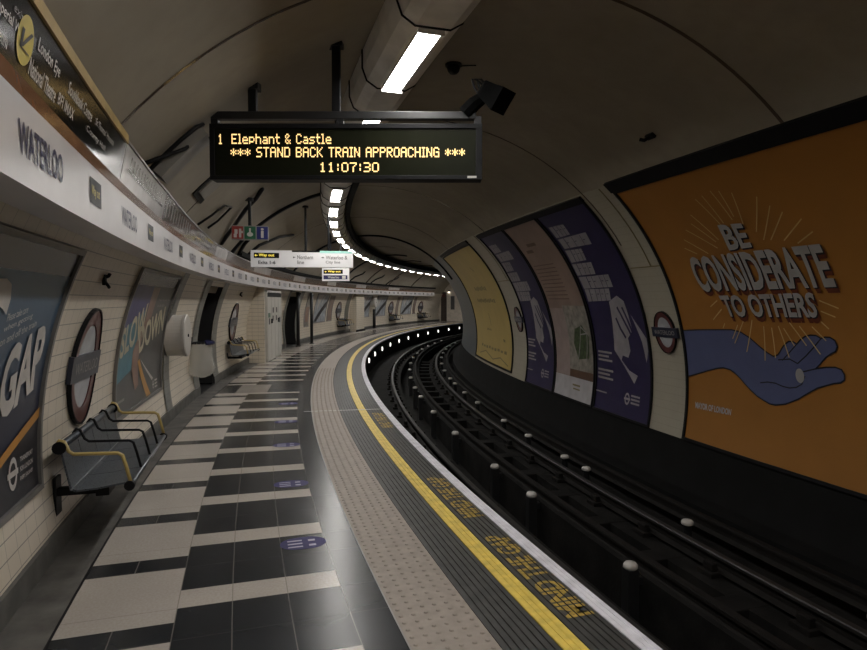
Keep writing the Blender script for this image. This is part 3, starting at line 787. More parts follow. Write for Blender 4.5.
# --- platform side
r = poster('poster', 'blue safety poster ending in the word GAP beside the bench', 'poster', LP, 2.75, 4.825, -.19, 1.30, .035, 'frame', 'posterblue', True)
pr(r, 'shade_strip', [rect(2.785, 4.79, 1.12, 1.265)], 'friezeshade', LP, .014, 'painted frieze shade strip')
pr(r, 'panel', [[(2.80, -.15), (4.79, -.15), (4.79, .28), (4.2, .10), (2.80, -.12)]], 'posterdark', LP, .013, 'near black lower area')
pr(r, 'stripe', [[(3.6, -.10), (4.27, .11), (4.79, .255), (4.79, .315), (4.27, .165), (3.6, -.05)]], 'orangestripe', LP, .016, 'amber stripe')
pt(r, 'GAP', ((4.12, .72), (4.64, .84), (4.74, .46), (4.15, .33)), 'textwhite', LP, .017, .035)
pt(r, 'MIND THE', ((3.2, .47), (3.95, .66), (3.97, .31), (3.2, .10)), 'textwhite', LP, .017, .03)
for i, tx in enumerate(('Please take care', 'when getting', 'on and off the train')):
    pt(r, tx, ((3.99, .905 - i * .062), (4.24 + .1 * i, .945 - i * .04), (4.25 + .1 * i, .905 - i * .04), (4.0, .865 - i * .062)), 'textwhite', LP, .017)
pr(r, 'figure', [[(3.70, 1.07), (3.82, 1.075), (3.90, 1.05), (3.955, .98), (3.965, .90), (3.90, .93), (3.70, .98)]], 'textwhite', LP, .017, 'pale rounded shape')
tflogo(r, 4.395, .02, .062, .09, LP, 'textwhite', 1)
for i, tx in enumerate(('TRANSPORT', 'FOR LONDON', 'EVERY JOURNEY')):
    z = .085 - i * .055
    pt(r, tx, tq(4.50, 4.70, z - .028, z), 'textwhite', LP, .017, .015)

r = poster('poster', 'grey, violet and teal SLOW DOWN poster next to the white drum', 'poster', LP, 6.72, 8.88, -.19, 1.30, .035, 'frame', 'postergrey')
pr(r, 'shade_strip', [rect(6.76, 8.84, 1.13, 1.262)], 'friezeshade', LP, .013, 'painted frieze shade strip')
pr(r, 'panel', [[(6.76, 1.13), (7.66, 1.13), (7.66, .88), (6.78, .67), (6.76, .67)]], 'violet', LP, .013, 'violet area')
pr(r, 'panel', [[(6.76, .67), (7.60, .88), (7.51, .42), (7.43, .25), (6.76, .15)]], 'teal', LP, .013, 'teal area')
pr(r, 'figure', [[(7.62, 1.12), (7.96, 1.12), (7.96, .79), (7.70, .51), (7.65, .28), (7.72, .04), (7.56, .0), (7.39, .25), (7.38, .43), (7.69, .76)]], 'tanprint', LP, .0145, 'brown bent shape')
pr(r, 'stripe', [[(7.64, .30), (7.72, .32), (8.29, -.15), (8.08, -.15)]], 'orangestripe', LP, .0155, 'orange stripe')
pr(r, 'stripe', [[(7.73, .33), (8.45, .02), (8.38, .0)]], 'textwhite', LP, .0155, 'white sliver')
pt(r, 'SLOW', ((6.77, .68), (7.58, .95), (7.80, .58), (6.84, .39)), 'cream', LP, .017, .03)
pt(r, 'DOWN', ((7.48, .68), (8.60, .90), (8.76, .58), (7.66, .38)), 'cream', LP, .0175, .03)
pt(r, 'Please take your time', tq(8.10, 8.72, .95, .99), 'textgrey', LP, .017); pt(r, 'on the stairs', tq(8.10, 8.5, .89, .93), 'textgrey', LP, .017)
tflogo(r, 8.44, -.06, .035, .05, LP, 'textwhite', 1)
pr(r, 'lettering', [rect(8.52, 8.66, -.03 - .04 * i, -.01 - .04 * i) for i in range(3)], 'textwhite', LP, .017)
pr(r, 'lettering', [rect(6.84, 7.10, -.03, -.005)], 'textgrey', LP, .017)
# small sign on the grey trim
b = wrap(flat([rect(9.10, 9.30, .85, 1.00)]), LP, .02); single('notice', b, M['frame'], 'small grey notice on the dark tile strip above the drum', 'notice', Mx=frame(9.2, lining_o(1.5), 1.5))
# far posters
def far_poster(a0, a1, b0, b1, label, sheet, marks):
    r = poster('poster', label, 'poster', LP, a0, a1, b0, b1, .04, 'textgrey', sheet)
    for nm, pl, m, lab in marks: pr(r, nm, pl, m, LP, .016, lab)
    return r
def diag(a0, a1, b0, b1):
    w = a1 - a0; h = b1 - b0
    return [('stripe', [[(a0 + .06, b0 + .06), (a0 + w * .25, b0 + .06), (a1 - .06, b0 + h * .55), (a1 - .06, b0 + h * .8)]], 'posterdark', 'dark diagonal'),
            ('figure', [[(a0 + w * .1, b0 + h * .95), (a0 + w * .5, b0 + h * .95), (a0 + w * .25, b0 + h * .4)], [(a0 + w * .55, b0 + h * .9), (a0 + w * .7, b0 + h * .9), (a0 + w * .5, b0 + h * .5)]], 'textwhite', 'pale wedge')]
far_poster(25.75, 27.7, .0, 1.28, 'slate and white poster just past the two slim posts', 'posterfar', diag(25.75, 27.7, 0, 1.28))
far_poster(27.95, 28.7, .0, 1.2, 'narrow dusty pink poster before the third roundel', 'pink', [])
far_poster(33.4, 35.1, .0, 1.28, 'slate poster between the far tiled pier and the second drum', 'posterfar', diag(33.4, 35.1, 0, 1.28))
far_poster(36.1, 37.9, .0, 1.28, 'slate poster just past the second white drum', 'posterfar', diag(36.1, 37.9, 0, 1.28))
far_poster(39.8, 40.2, .0, 1.2, 'narrow pink poster past the fourth roundel', 'pink', [])
far_poster(40.7, 42.6, .0, 1.28, 'slate poster between the last two benches', 'posterfar', diag(40.7, 42.6, 0, 1.28))
far_poster(42.9, 43.3, .0, 1.2, 'narrow pink poster just before the last roundel', 'pink', [])
far_poster(24.35, 25.0, -.1, 1.25, 'narrow pale framed poster with red lower half by the slim posts', 'glassprint', [('panel', [rect(24.42, 24.93, .1, .7)], 'tanprint', 'red brown area')])

# --- track side (seen from the platform; +s is to the reader's left)
r = poster('poster', 'big orange poster with a blue open hand on the track wall', 'poster', RP, .9, 6.82, .0, 3.20, .035, 'blackpaint', 'orange')
hand = [(6.78, 1.32), (6.4, 1.345), (5.95, 1.365), (5.83, 1.35), (5.70, 1.29), (5.59, 1.21), (5.50, 1.155), (5.42, 1.12), (5.36, 1.14), (5.33, 1.17), (5.29, 1.22), (5.25, 1.255), (5.20, 1.285), (5.15, 1.285), (5.11, 1.265), (5.06, 1.31), (5.0, 1.345), (4.94, 1.36), (4.88, 1.36), (4.83, 1.335), (4.785, 1.35), (4.735, 1.35), (4.69, 1.325), (4.675, 1.27), (4.70, 1.225), (4.75, 1.20), (4.81, 1.16),
        (4.87, 1.10), (4.93, 1.045), (4.82, 1.07), (4.72, 1.08), (4.66, 1.065), (4.635, 1.02), (4.64, .975), (4.68, .945), (4.75, .93), (4.93, .865), (5.04, .80), (5.15, .73), (5.30, .66), (5.43, .63), (5.50, .63), (5.57, .65), (5.67, .685), (5.76, .735), (5.84, .79), (5.91, .845), (5.98, .89), (6.05, .92), (6.16, .93), (6.25, .915), (6.35, .89), (6.55, .83), (6.78, .765)]
pr(r, 'hand', [hand], 'handblue', RP, .0145, 'blue printed hand')
pr(r, 'outline', stroke(hand[1:-1] if 0 else hand, .014), 'ink', RP, .0165)
lines = [[(5.36, 1.09), (5.22, 1.11), (5.13, 1.075), (5.02, 1.16), (4.93, 1.24), (4.83, 1.335)], [(5.31, 1.09), (5.24, 1.15), (5.11, 1.265)], [(5.62, .83), (5.52, .85), (5.42, .85), (5.33, .83), (5.25, .825), (5.17, .84), (5.10, .88), (5.06, .96)], [(5.08, 1.0), (4.93, 1.045)]]
pr(r, 'outline', sum((stroke(l, .012) for l in lines), []), 'ink', RP, .0165)
pr(r, 'nail', [ellipse(5.115, .96, .05, .07, 20)], 'letter', RP, .018, 'pale thumbnail')
rays = [((6.19, 2.42), (5.93, 2.23)), ((6.08, 2.53), (5.76, 2.28)), ((6.25, 2.32), (6.1, 2.24)), ((5.88, 2.69), (5.69, 2.37)), ((5.95, 2.59), (5.74, 2.35)), ((5.68, 2.85), (5.56, 2.53)), ((5.57, 2.87), (5.51, 2.54)), ((5.43, 2.9), (5.38, 2.56)), ((5.33, 2.88), (5.34, 2.59)), ((5.2, 2.83), (5.28, 2.49)), ((4.96, 2.74), (5.17, 2.4)), ((4.88, 2.63), (5.13, 2.31)), ((4.79, 2.55), (5.05, 2.3)), ((4.64, 2.46), (4.91, 2.28)), ((4.59, 2.33), (4.78, 2.24)), ((4.76, 1.69), (4.59, 1.62)), ((4.77, 1.59), (4.64, 1.54)), ((6.06, 1.69), (6.19, 1.62)), ((6.03, 1.59), (6.2, 1.47)), ((6.03, 1.43), (6.07, 1.38)), ((5.84, 1.42), (5.95, 1.27)), ((5.75, 1.46), (5.93, 1.22)), ((5.62, 1.48), (5.77, 1.14)), ((5.48, 1.42), (5.53, 1.07)), ((5.38, 1.41), (5.39, 1.11)), ((5.29, 1.43), (5.22, 1.13)), ((5.23, 1.41), (5.14, 1.25)), ((5.16, 1.49), (5.0, 1.26)), ((5.04, 1.44), (4.86, 1.19)), ((4.9, 1.44), (4.78, 1.32)), ((4.79, 1.49), (4.73, 1.43))]
pr(r, 'sunburst', sum((stroke([a, b], .011) for a, b in rays), []), 'ray', RP, .0195, 'pale rays')
for txt, q in (('BE', ((5.60, 2.53), (5.29, 2.51), (5.30, 2.25), (5.61, 2.24))), ('CONSIDERATE', ((6.30, 2.21), (4.57, 2.22), (4.55, 1.81), (6.27, 1.79))), ('TO OTHERS', ((6.01, 1.75), (4.80, 1.77), (4.81, 1.53), (5.96, 1.51)))):
    for k, m, hh in ((3, 'shadowred', .0205), (2, 'shadowred', .0208), (1, 'shadowred', .0211)):
        if txt == 'BE' and k > 1: continue
        d = .018 * k
        pt(r, txt, tuple((a - d * .4, b - d) for a, b in q), m if k > 1 or txt == 'BE' else 'shadowred', RP, hh, .035)
    pt(r, txt, tuple((a - .012, b - .012) for a, b in q), 'ink', RP, .0222, .04)
    pt(r, txt, q, 'letter', RP, .0235, .03)
pt(r, 'MAYOR OF LONDON', ((6.65, .48), (6.04, .49), (6.05, .42), (6.64, .405)), 'whiteprint', RP, .0165, .035)

def purple(label, ds, s0, s1):
    r = poster('poster', label, 'poster', RP, s0, s1, .0, 3.20, .03, 'blackpaint', 'purple')
    blocks = [[(9.0, 2.96), (8.5, 2.95), (8.52, 2.77), (9.01, 2.76)], [(9.0, 2.73), (8.07, 2.75), (8.11, 2.56), (8.98, 2.56)], [(9.01, 2.53), (8.48, 2.52), (8.52, 2.33), (9.03, 2.32)], [(9.05, 2.29), (8.42, 2.29), (8.46, 2.1), (9.05, 2.1)], [(9.04, 2.07), (8.11, 2.08), (8.12, 1.89), (9.02, 1.88)], [(9.01, 1.87), (8.25, 1.87), (8.31, 1.69), (9.03, 1.67)]]
    cuts = [[.3, .55, .8], [.22, .5, .78], [.35, .6, .85], [.25, .52, .75], [.28, .45, .7, .85], [.2, .45, .62, .82]]
    pr(r, 'lettering', [[(a + ds, b) for a, b in q] for q in blocks], 'pale', RP, .014)
    gaps = []
    for q, cs in zip(blocks, cuts):
        for i, c in enumerate(cs):
            t = (q[0][0] + (q[1][0] - q[0][0]) * c + ds, q[0][1]); bt = (q[3][0] + (q[2][0] - q[3][0]) * c + ds, q[3][1])
            gaps += stroke([t, bt], .022 if i == 0 else .012)
            gaps += stroke([(t[0] - .02, t[1] - .08), (t[0] - .07, t[1] - .08)], .010)
    pr(r, 'lettering', gaps, 'purple', RP, .0165, 'purple gaps between letters')
    h1 = [(8.38, 1.67), (8.11, 1.76), (7.97, 1.68), (7.93, 1.26), (8.08, 1.15), (8.06, .97), (8.13, .87), (8.28, .89), (8.32, .82), (8.12, .69), (7.9, .64), (7.99, .52), (8.51, .95), (8.47, 1.22)]
    h2 = [(7.89, 1.49), (7.82, 1.4), (7.61, 1.17), (7.61, 1.0), (7.67, .84), (7.73, 1.11)]
    pr(r, 'hand', [[(a + ds, b) for a, b in h1], [(a + ds, b) for a, b in h2]], 'pale', RP, .014, 'pale printed hand shapes')
    pr(r, 'outline', [[(a + ds, b) for a, b in q] for l in ([(8.30, 1.42), (8.24, 1.28), (8.14, 1.16)], [(8.19, 1.58), (8.10, 1.40), (7.99, 1.22)], [(8.06, 1.58), (8.0, 1.42), (7.94, 1.26)]) for q in stroke(l, .045)], 'purple', RP, .0165, 'purple gaps between fingers')
    ln = [rect(8.6 + ds + .1 * (i % 2), 9.03 + ds, .88 - i * .06, .91 - i * .06) for i in range(3)] + [rect(8.58 + ds + .1 * (i % 2), 9.05 + ds, .61 - i * .06, .64 - i * .06) for i in range(3)] + [rect(8.75 + ds, 9.1 + ds, .28, .30)]
    pr(r, 'lettering', ln, 'textgrey', RP, .014)
    tflogo(r, 8.155 + ds, .29, .065, .085, RP, 'pale', -1, .014)
    pr(r, 'lettering', [rect(7.83 + ds, 8.05 + ds, .335 - i * .05, .36 - i * .05) for i in range(3)], 'pale', RP, .014)
    return r
purple('tall purple hand poster beside the near pilaster with a roundel', 0., 7.54, 9.12)
purple('tall purple hand poster beyond the dusty pink poster', 3.25, 10.78, 12.36)
r = poster('poster', 'dusty pink poster with a white foot between two purple posters', 'poster', RP, 9.16, 10.74, .0, 3.20, .03, 'blackpaint', 'pink')
pr(r, 'panel', [rect(10.10, 10.71, .40, 1.55)], 'pinkpale', RP, .013, 'pale pink column')
pr(r, 'picture', [rect(9.19, 10.10, .52, 1.60)], 'glassprint', RP, .014, 'misty window picture')
pr(r, 'plant', [[(9.35, .75), (9.75, .70), (9.9, .95), (9.8, 1.2), (9.5, 1.28), (9.3, 1.1)]], 'green', RP, .0155, 'green leaves')
pr(r, 'outline', stroke([(9.45, .70), (9.35, 1.15), (9.6, 1.12), (9.75, .72)], .02) + stroke([(9.35, 1.15), (9.55, 1.25)], .02) + stroke([(9.6, 1.12), (9.55, 1.25)], .02), 'pale', RP, .017)
pr(r, 'panel', [rect(9.19, 10.10, .385, .52)], 'brownprint', RP, .0145, 'brown ledge')
pr(r, 'panel', [rect(9.19, 10.71, .03, .39)], 'whiteprint', RP, .015, 'white foot panel')
pr(r, 'lettering', [rect(9.66, 9.96, .25, .28), rect(9.66, 9.92, .19, .215)], 'olive', RP, .0165)
pr(r, 'lettering', [rect(9.7, 10.6, 2.34 - i * .07, 2.355 - i * .07) for i in range(10)], 'brownprint', RP, .013)
pr(r, 'lettering', [rect(9.9, 10.3, 2.72, 2.78), rect(10.2, 10.5, 2.6, 2.66)], 'brownprint', RP, .013)
r = poster('poster', 'wide yellow poster at the far end of the track wall', 'poster', RP, 13.44, 18.05, .06, 3.18, .045, 'blackpaint', 'posteryellow')
def scribble(a0, a1, b0, b1, n):
    out = []; w = (a1 - a0) / n
    for i in range(n):
        out.append(rect(a0 + i * w, a0 + (i + .65) * w, b0 + (b1 - b0) * .1 * (i % 3), b1 - (b1 - b0) * .12 * ((i + 1) % 3)))
    return out
pr(r, 'lettering', scribble(14.85, 16.4, 1.95, 2.07, 9) + scribble(14.4, 16.7, 1.63, 1.74, 12) + scribble(15.6, 16.2, .90, .96, 4), 'olive', RP, .014)
pr(r, 'outline', stroke([(15.6, 1.34), (15.55, 1.05)], .05) + stroke([(14.3, .74), (14.15, .72)], .06) + scribble(14.0, 17.2, .42, .50, 9) + stroke([(17.3, .22), (16.4, .34), (15.4, .20), (14.6, .30), (13.8, .18)], .03) + stroke([(15.3, 2.60), (15.1, 2.48)], .03), 'olive', RP, .014)

# thin cover strips on the pilasters of the track wall
for i, (a, b) in enumerate(((6.86, 7.5), (12.4, 13.38))):
    bm = bmesh.new()
    for q in ((a + .18, a + .192, 2.14, 3.28), (a, b, 2.128, 2.14)):
        n = 10; prof = [(q[2] + (q[3] - q[2]) * k / n, .008) for k in range(n + 1)]
        sweep(prof + [(x, 0.) for x, _ in prof[::-1]], q[0], q[1], .3, fn=lambda s, bb, h: RP(s, bb, h), bm=bm)
    structure('trim_%d' % (24 + i), bm, M['olive'])

# ------------------------------------------------------------------ roundels
def roundel(label, surf, cs, cb, rs, rb, bw, bh, txt, flip):
    Mx = frame(cs, 0, 0); Mx.translation = surf(cs, cb, 0)
    r = thing('roundel', label, 'roundel', Mx)
    def slab(polys, h0, h1, m, name, lab=None):
        b = refine(flat(polys), .15); bmesh.ops.remove_doubles(b, verts=b.verts, dist=1e-4)
        ex = bmesh.ops.extrude_face_region(b, geom=b.faces[:]); top = [v for v in ex['geom'] if isinstance(v, bmesh.types.BMVert)]
        ts = set(top)
        for v in b.verts: v.co = surf(v.co.x, v.co.y, h1 if v in ts else h0)
        part(name, b, M[m], r, lab)
    slab([ellipse(cs, cb, rs * .80, rb * .80, 28)], .004, .018, 'glasswhite', 'disc', 'dusty white disc')
    slab(ringpolys(cs, cb, rs, rb, .74), .004, .026, 'red', 'ring', 'dull red ring')
    slab(ringpolys(cs, cb, rs * 1.035, rb * 1.035, .965), .004, .034, 'blackpaint', 'rim', 'dark rim')
    slab([rect(cs - bw, cs + bw, cb - bh, cb + bh)], .004, .036, 'barnavy', 'bar', 'dark navy bar')
    d = -1 if flip else 1
    q = ((cs - d * bw * .8, cb + bh * .45), (cs + d * bw * .8, cb + bh * .45), (cs + d * bw * .8, cb - bh * .45), (cs - d * bw * .8, cb - bh * .45))
    part('lettering', wrap(text_quad(txt, q, .01), surf, .039), M['textgrey'], r)
    return r
roundel('red ring roundel with navy bar on the tiles above the near bench', LP, 5.68, .47, .32, .425, .36, .095, 'WATERLOO', False)
roundel('red ring roundel with navy bar on the tiles before the white doors', LP, 14.75, .47, .35, .425, .40, .10, 'WATERLOO', False)
roundel('dim roundel above the bench past the two slim posts', LP, 29.8, .47, .38, .42, .44, .10, 'WATERLOO', False)
roundel('dim roundel above the bench past the second drum', LP, 38.9, .47, .38, .42, .44, .10, 'WATERLOO', False)
roundel('dim roundel above the last bench before the end wall', LP, 44.3, .47, .38, .42, .44, .10, 'WATERLOO', False)
roundel('roundel on the cream pilaster beside the orange poster', RP, 7.15, 1.28, .205, .26, .265, .062, 'WATERLOO', True)
roundel('roundel on the cream pilaster beside the yellow poster', RP, 12.72, 1.28, .21, .26, .265, .062, 'WATERLOO', True)

# ------------------------------------------------------------------ benches
def make_bench(label, Mx):
    r = thing('bench', label, 'bench', Mx)
    hl = .73; Y = lambda o: o - 2.70
    def ext(prof, x0, x1, name, m, lab=None, smooth=False):
        b = bmesh.new(); A = [b.verts.new((x0, Y(o), z)) for o, z in prof]; B = [b.verts.new((x1, Y(o), z)) for o, z in prof]
        n = len(prof)
        for i in range(n): b.faces.new((A[i], A[(i + 1) % n], B[(i + 1) % n], B[i]))
        b.faces.new(A[::-1]); b.faces.new(B); return part(name, b, m, r, lab, smooth, True)
    def sheet(pts, t=.012):
        return pts + [(o + t * .2, z - t) for o, z in pts[::-1]]
    for i in range(4):
        x0 = -hl + .01 + i * (2 * hl - .02) / 4; x1 = x0 + (2 * hl - .02) / 4 - .006
        ext(sheet([(2.505, .435), (2.515, .452), (2.56, .452), (2.70, .432), (2.82, .425), (2.845, .435)]), x0, x1, 'seat', M['bench'])
        ext([(2.845, .435), (2.86, .50), (2.885, .62), (2.90, .70), (2.912, .70), (2.897, .62), (2.872, .50), (2.858, .43)], x0, x1, 'backrest', M['bench'])
    def bar(o, z, rad, name, m, lab=None, x0=-hl, x1=hl):
        b = bmesh.new(); tube(b, [(x0, Y(o), z), (x1, Y(o), z)], rad, 10); part(name, b, m, r, lab, True, True)
    bar(2.506, .440, .016, 'front_rail', M['benchedge']); bar(2.848, .432, .007, 'seam_rail', M['benchedge']); bar(2.905, .705, .024, 'top_rail', M['bench'])
    for e in (-hl, hl):
        for (o, z, q) in ((2.905, .70, .040), (2.515, .435, .032)):
            b = bmesh.new(); tube(b, [(e - .018, Y(o), z), (e + .018, Y(o), z)], q, 14); part('end_cap', b, M['blackpaint'], r, None, False, True)
    for i in range(5):
        x = -hl + i * 2 * hl / 4; end = i in (0, 4)
        pts = [(2.925, .715), (2.905, .745), (2.88, .735), (2.855, .675), (2.83, .655), (2.70, .65), (2.58, .645), (2.555, .63), (2.535, .56), (2.51, .455)]
        b = bmesh.new(); tube(b, [(x, Y(o), z) for o, z in pts], .012 if end else .009, 8)
        part('armrest', b, M['armyellow'] if end else M['blackpaint'], r, 'yellow armrest' if end else 'black armrest', True, True)
    b = bmesh.new(); box(b, -hl + .12, hl - .12, Y(2.66), Y(2.74), .345, .40, bev=.004); part('beam', b, M['blackpaint'], r, None, False, True)
    for x in (-.48, .40):
        b = bmesh.new(); box(b, x - .03, x + .03, Y(2.72), Y(2.99), .335, .385, bev=.004); box(b, x - .06, x + .06, Y(2.985), Y(3.005), .21, .46, bev=.004); part('bracket', b, M['blackpaint'], r, None, False, True)
    return r
bench = make_bench('perforated metal wall bench with yellow end arms under the near roundel', frame(5.56, 2.70, 0))
copy_thing(bench, frame(14.75, 2.72, 0), 'metal wall bench against the tiled pier beside the white doors')
copy_thing(bench, frame(30.2, 2.72, 0), 'small distant bench under the roundel past the two slim posts')
copy_thing(bench, frame(39.2, 2.72, 0), 'small distant bench past the second drum')
copy_thing(bench, frame(44.4, 2.72, 0), 'small distant bench at the end of the platform')

# ------------------------------------------------------------------ wall brackets, drums, bag, doors, posts
def wall_bracket(label, s, z):
    o = lining_o(z); Mx = frame(s, o, z)
    r = thing('loudspeaker_bracket', label, 'bracket', Mx)
    b = bmesh.new(); box(b, -.025, .025, -.025, .0, -.04, .04, Mx, bev=.005); part('base', b, M['blackpaint'], r)
    b = bmesh.new(); tube(b, [(0, -.02, .02), (.01, -.04, .03), (.02, -.045, .045)], .014, 6, Mx); tube(b, [(0, -.02, -.02), (-.01, -.04, -.045), (.01, -.04, -.055)], .012, 6, Mx); part('hook', b, M['blackpaint'], r)
wall_bracket('small black bracket on the tiles between the two near posters', 5.62, 1.76)
wall_bracket('small black bracket on the tiles above the roundel before the white doors', 14.79, 1.75)
def drum(label, s, z, rad, dep):
    o = lining_o(z) - .0; Mx = frame(s, o, z) @ Matrix.Rotation(pi / 2, 4, 'X')      # local Z -> towards the track
    r = thing('hose_drum', label, 'drum', Mx)
    b = bmesh.new(); lathe(b, [(rad, .0), (rad, dep * .80)], 36, Mx); part('casing', b, M['drum'], r, smooth=False)
    b = bmesh.new(); lathe(b, [(rad * 1.03, dep * .81), (rad * 1.03, dep * .86), (rad * .97, dep * .86), (rad * .97, dep * .88), (rad * 1.03, dep * .88), (rad * 1.03, dep * .96), (rad * .98, dep), (.0, dep)], 36, Mx); part('lid', b, M['drum'], r)
    b = bmesh.new(); lathe(b, [(.02, dep), (.02, dep + .012), (0, dep + .012)], 12, Mx); part('catch', b, M['dark'], r)
    return r
d1 = drum('white drum casing on the wall beside the SLOW DOWN poster', 9.25, 1.14, .275, .25)
copy_thing(d1, frame(35.4, lining_o(1.5), 1.5) @ Matrix.Rotation(pi / 2, 4, 'X'), 'distant white drum casing on the wall above a dark post')
# bag on its hoop
Mx = frame(10.9, 2.90, .34)
r = thing('litter_hoop', 'clear plastic litter bag hanging from a hoop beside the dark passage', 'litter bag', Mx)
hz = .92; cy = 2.84
b = bmesh.new(); tube(b, [W(10.9 + .17 * math.cos(t), cy + .17 * math.sin(t), hz) for t in [2 * pi * i / 20 for i in range(20)]], .016, 8, close=True); part('hoop', b, M['blackpaint'], r)
b = bmesh.new(); tube(b, [W(10.9, 3.0, hz), W(10.9, lining_o(hz) - .005, hz)], .02, 8); box(b, -.06, .06, -.03, .0, -.08, .10, frame(10.9, lining_o(hz) - .005, hz), bev=.006); part('bracket', b, M['blackpaint'], r)
b = bmesh.new(); rows = []; NB = 28
prof = [(.18, .93), (.183, .91), (.178, .88), (.165, .80), (.18, .66), (.205, .53), (.20, .44), (.15, .39), (.05, .37), (.0, .37)]
for i, (q, z) in enumerate(prof):
    rows.append([b.verts.new(W(10.9 + q * (1 + .05 * math.sin(5 * t + i) * (i > 2)) * math.cos(t), cy + q * (1 + .06 * math.sin(7 * t + 2 * i) * (i > 2)) * math.sin(t), z + .012 * math.sin(3 * t + i) * (i > 2))) for t in [2 * pi * k / NB for k in range(NB)]])
for A, B in zip(rows, rows[1:]):
    for k in range(NB): b.faces.new((A[k], A[(k + 1) % NB], B[(k + 1) % NB], B[k]))
part('bag', b, M['bag'], r, 'clear crumpled bag', True)
b = bmesh.new(); tube(b, [W(10.9 + .185 * math.cos(t), cy + .185 * math.sin(t), hz + .005) for t in [-2.6 + 2.4 * k / 12 for k in range(13)]], .032, 8); part('rim', b, M['navy'], r, 'dark blue rim')

# white equipment doors on the pier
Mx = frame(17.65, 2.55, 0)
r = thing('equipment_cabinet', 'tall white four-door equipment cabinet on the tiled pier', 'cabinet', Mx)
b = bmesh.new()
for q in ((-1.10, -1.05, .04, 1.86), (1.05, 1.10, .04, 1.86), (-1.10, 1.10, 1.82, 1.87), (-1.10, 1.10, .02, .06)): box(b, q[0], q[1], -.05, .018, q[2], q[3], Mx)
part('frame', b, M['locker'], r)
b = bmesh.new(); box(b, -1.06, 1.06, -.03, .018, .05, 1.83, Mx); part('carcass', b, M['blackpaint'], r, 'dark gap behind the doors')
b = bmesh.new(); box(b, -1.0, 1.0, -.058, -.03, 1.70, 1.80, Mx); part('grille', b, M['blackpaint'], r, 'dark slot above the doors')
for i in range(4):
    x0 = -1.045 + i * .5225
    b = bmesh.new(); box(b, x0 + .018, x0 + .504, -.055, -.03, .07, 1.70, Mx, bev=.004); dr = part('door', b, M['locker'], r)
    b = bmesh.new(); box(b, x0 + (.44 if i % 2 == 0 else .05), x0 + (.47 if i % 2 == 0 else .08), -.075, -.055, 1.0, 1.12, Mx, bev=.003); part('handle', b, M['blackpaint'], dr)
    ns = ((1.28, 1.42, .18, .34), (1.06, 1.2, .14, .3)) if i in (1, 2) else ((.98, 1.14, .14, .3),)
    for (za, zb2, xa, xb) in ns:
        b = bmesh.new(); box(b, x0 + xa, x0 + xb, -.058, -.055, za, zb2, Mx); part('notice', b, M['dark'], dr, 'small dark notice')
b = bmesh.new(); box(b, -.98, -.70, -.059, -.055, 1.16, 1.28, Mx); part('notice', b, M['icongreen'], r, 'small green notice')
# slim posts
def post(label, s, o, z1, rad=.055):
    Mx = frame(s, o, 0)
    r = thing('post', label, 'post', Mx)
    b = bmesh.new(); tube(b, [(0, 0, .02), (0, 0, z1)], rad, 12, Mx); part('shaft', b, M['dark'], r, smooth=True)
    b = bmesh.new(); lathe(b, [(rad * 1.5, .002), (rad * 1.5, .03), (rad, .04)], 12, Mx); part('base', b, M['dark'], r)
post('slim dark post at the mouth of the second passage', 22.0, 2.66, 1.90, .06)
post('slim dark post before the narrow framed poster', 23.2, 2.44, 1.90)
post('slim dark post under the second white drum', 35.6, 2.85, 1.1, .09)

# ------------------------------------------------------------------ floor marks
def floor_surf(s, o, h=0.): return W(s, o, h)
for i, (s, w2, what) in enumerate(((4.70, 1, 'nearest the camera end of the row'), (6.04, .9, 'second along the dark tiles'), (7.51, .9, 'third along the dark tiles'), (8.83, .9, 'fourth along the dark tiles'), (10.26, .9, 'last and most distant along the dark tiles'))):
    Mx = frame(s, 1.46, 0)
    r = thing('floor_sticker', 'violet distancing floor sticker, ' + ['first', 'second', 'third', 'fourth', 'fifth'][i] + ' along the dark tiles from the near end', 'floor sticker', Mx)
    pl = [(s + .11 * math.cos(t) * .9 + 0, 1.455 + .15 * math.copysign(abs(math.sin(t)) ** .7, math.sin(t))) for t in [2 * pi * k / 24 for k in range(24)]]
    part('sheet', wrap(flat([[(a, b) for a, b in pl]]), floor_surf, .0012), M['decal'], r)
    part('symbol', wrap(flat([rect(s - .065 + k * .05, s - .045 + k * .05, 1.46, 1.555) for k in range(3)] + [rect(s - .06, s - .03, 1.375, 1.42), rect(s + .02, s + .05, 1.375, 1.42)]), floor_surf, .0018), M['decalpale'], r)
def floor_words(label, s0, s1):
    Mx = frame((s0 + s1) / 2, .2, 0)
    bm = text_quad('MIND THE GAP', ((s0, .275), (s1, .275), (s1, .115), (s0, .115)), .035)
    n = round((.322 - .093) / RIB); p = (.322 - .093) / n
    for i in range(n + 1):
        for e in (-.004, .004):
            c = .093 + i * p + e
            bmesh.ops.bisect_plane(bm, geom=bm.verts[:] + bm.edges[:] + bm.faces[:], plane_co=(0, c, 0), plane_no=(0, 1, 0))
    dead = [f for f in bm.faces if abs(((f.calc_center_median().y - .093) / p + .5) % 1 - .5) * p < .004]
    bmesh.ops.delete(bm, geom=dead, context='FACES')
    for v in bm.verts: v.co = W(v.co.x, v.co.y, .0012)
    single('floor_lettering', bm, M['ywords'], label, 'floor lettering', Mx=Mx)
floor_words('worn yellow MIND THE GAP words lowest in the picture by the platform edge', 3.33, 4.45)
floor_words('worn yellow MIND THE GAP words second along the platform edge', 4.83, 5.89)
floor_words('worn yellow MIND THE GAP words by the pale line across the platform edge', 8.15, 9.2)

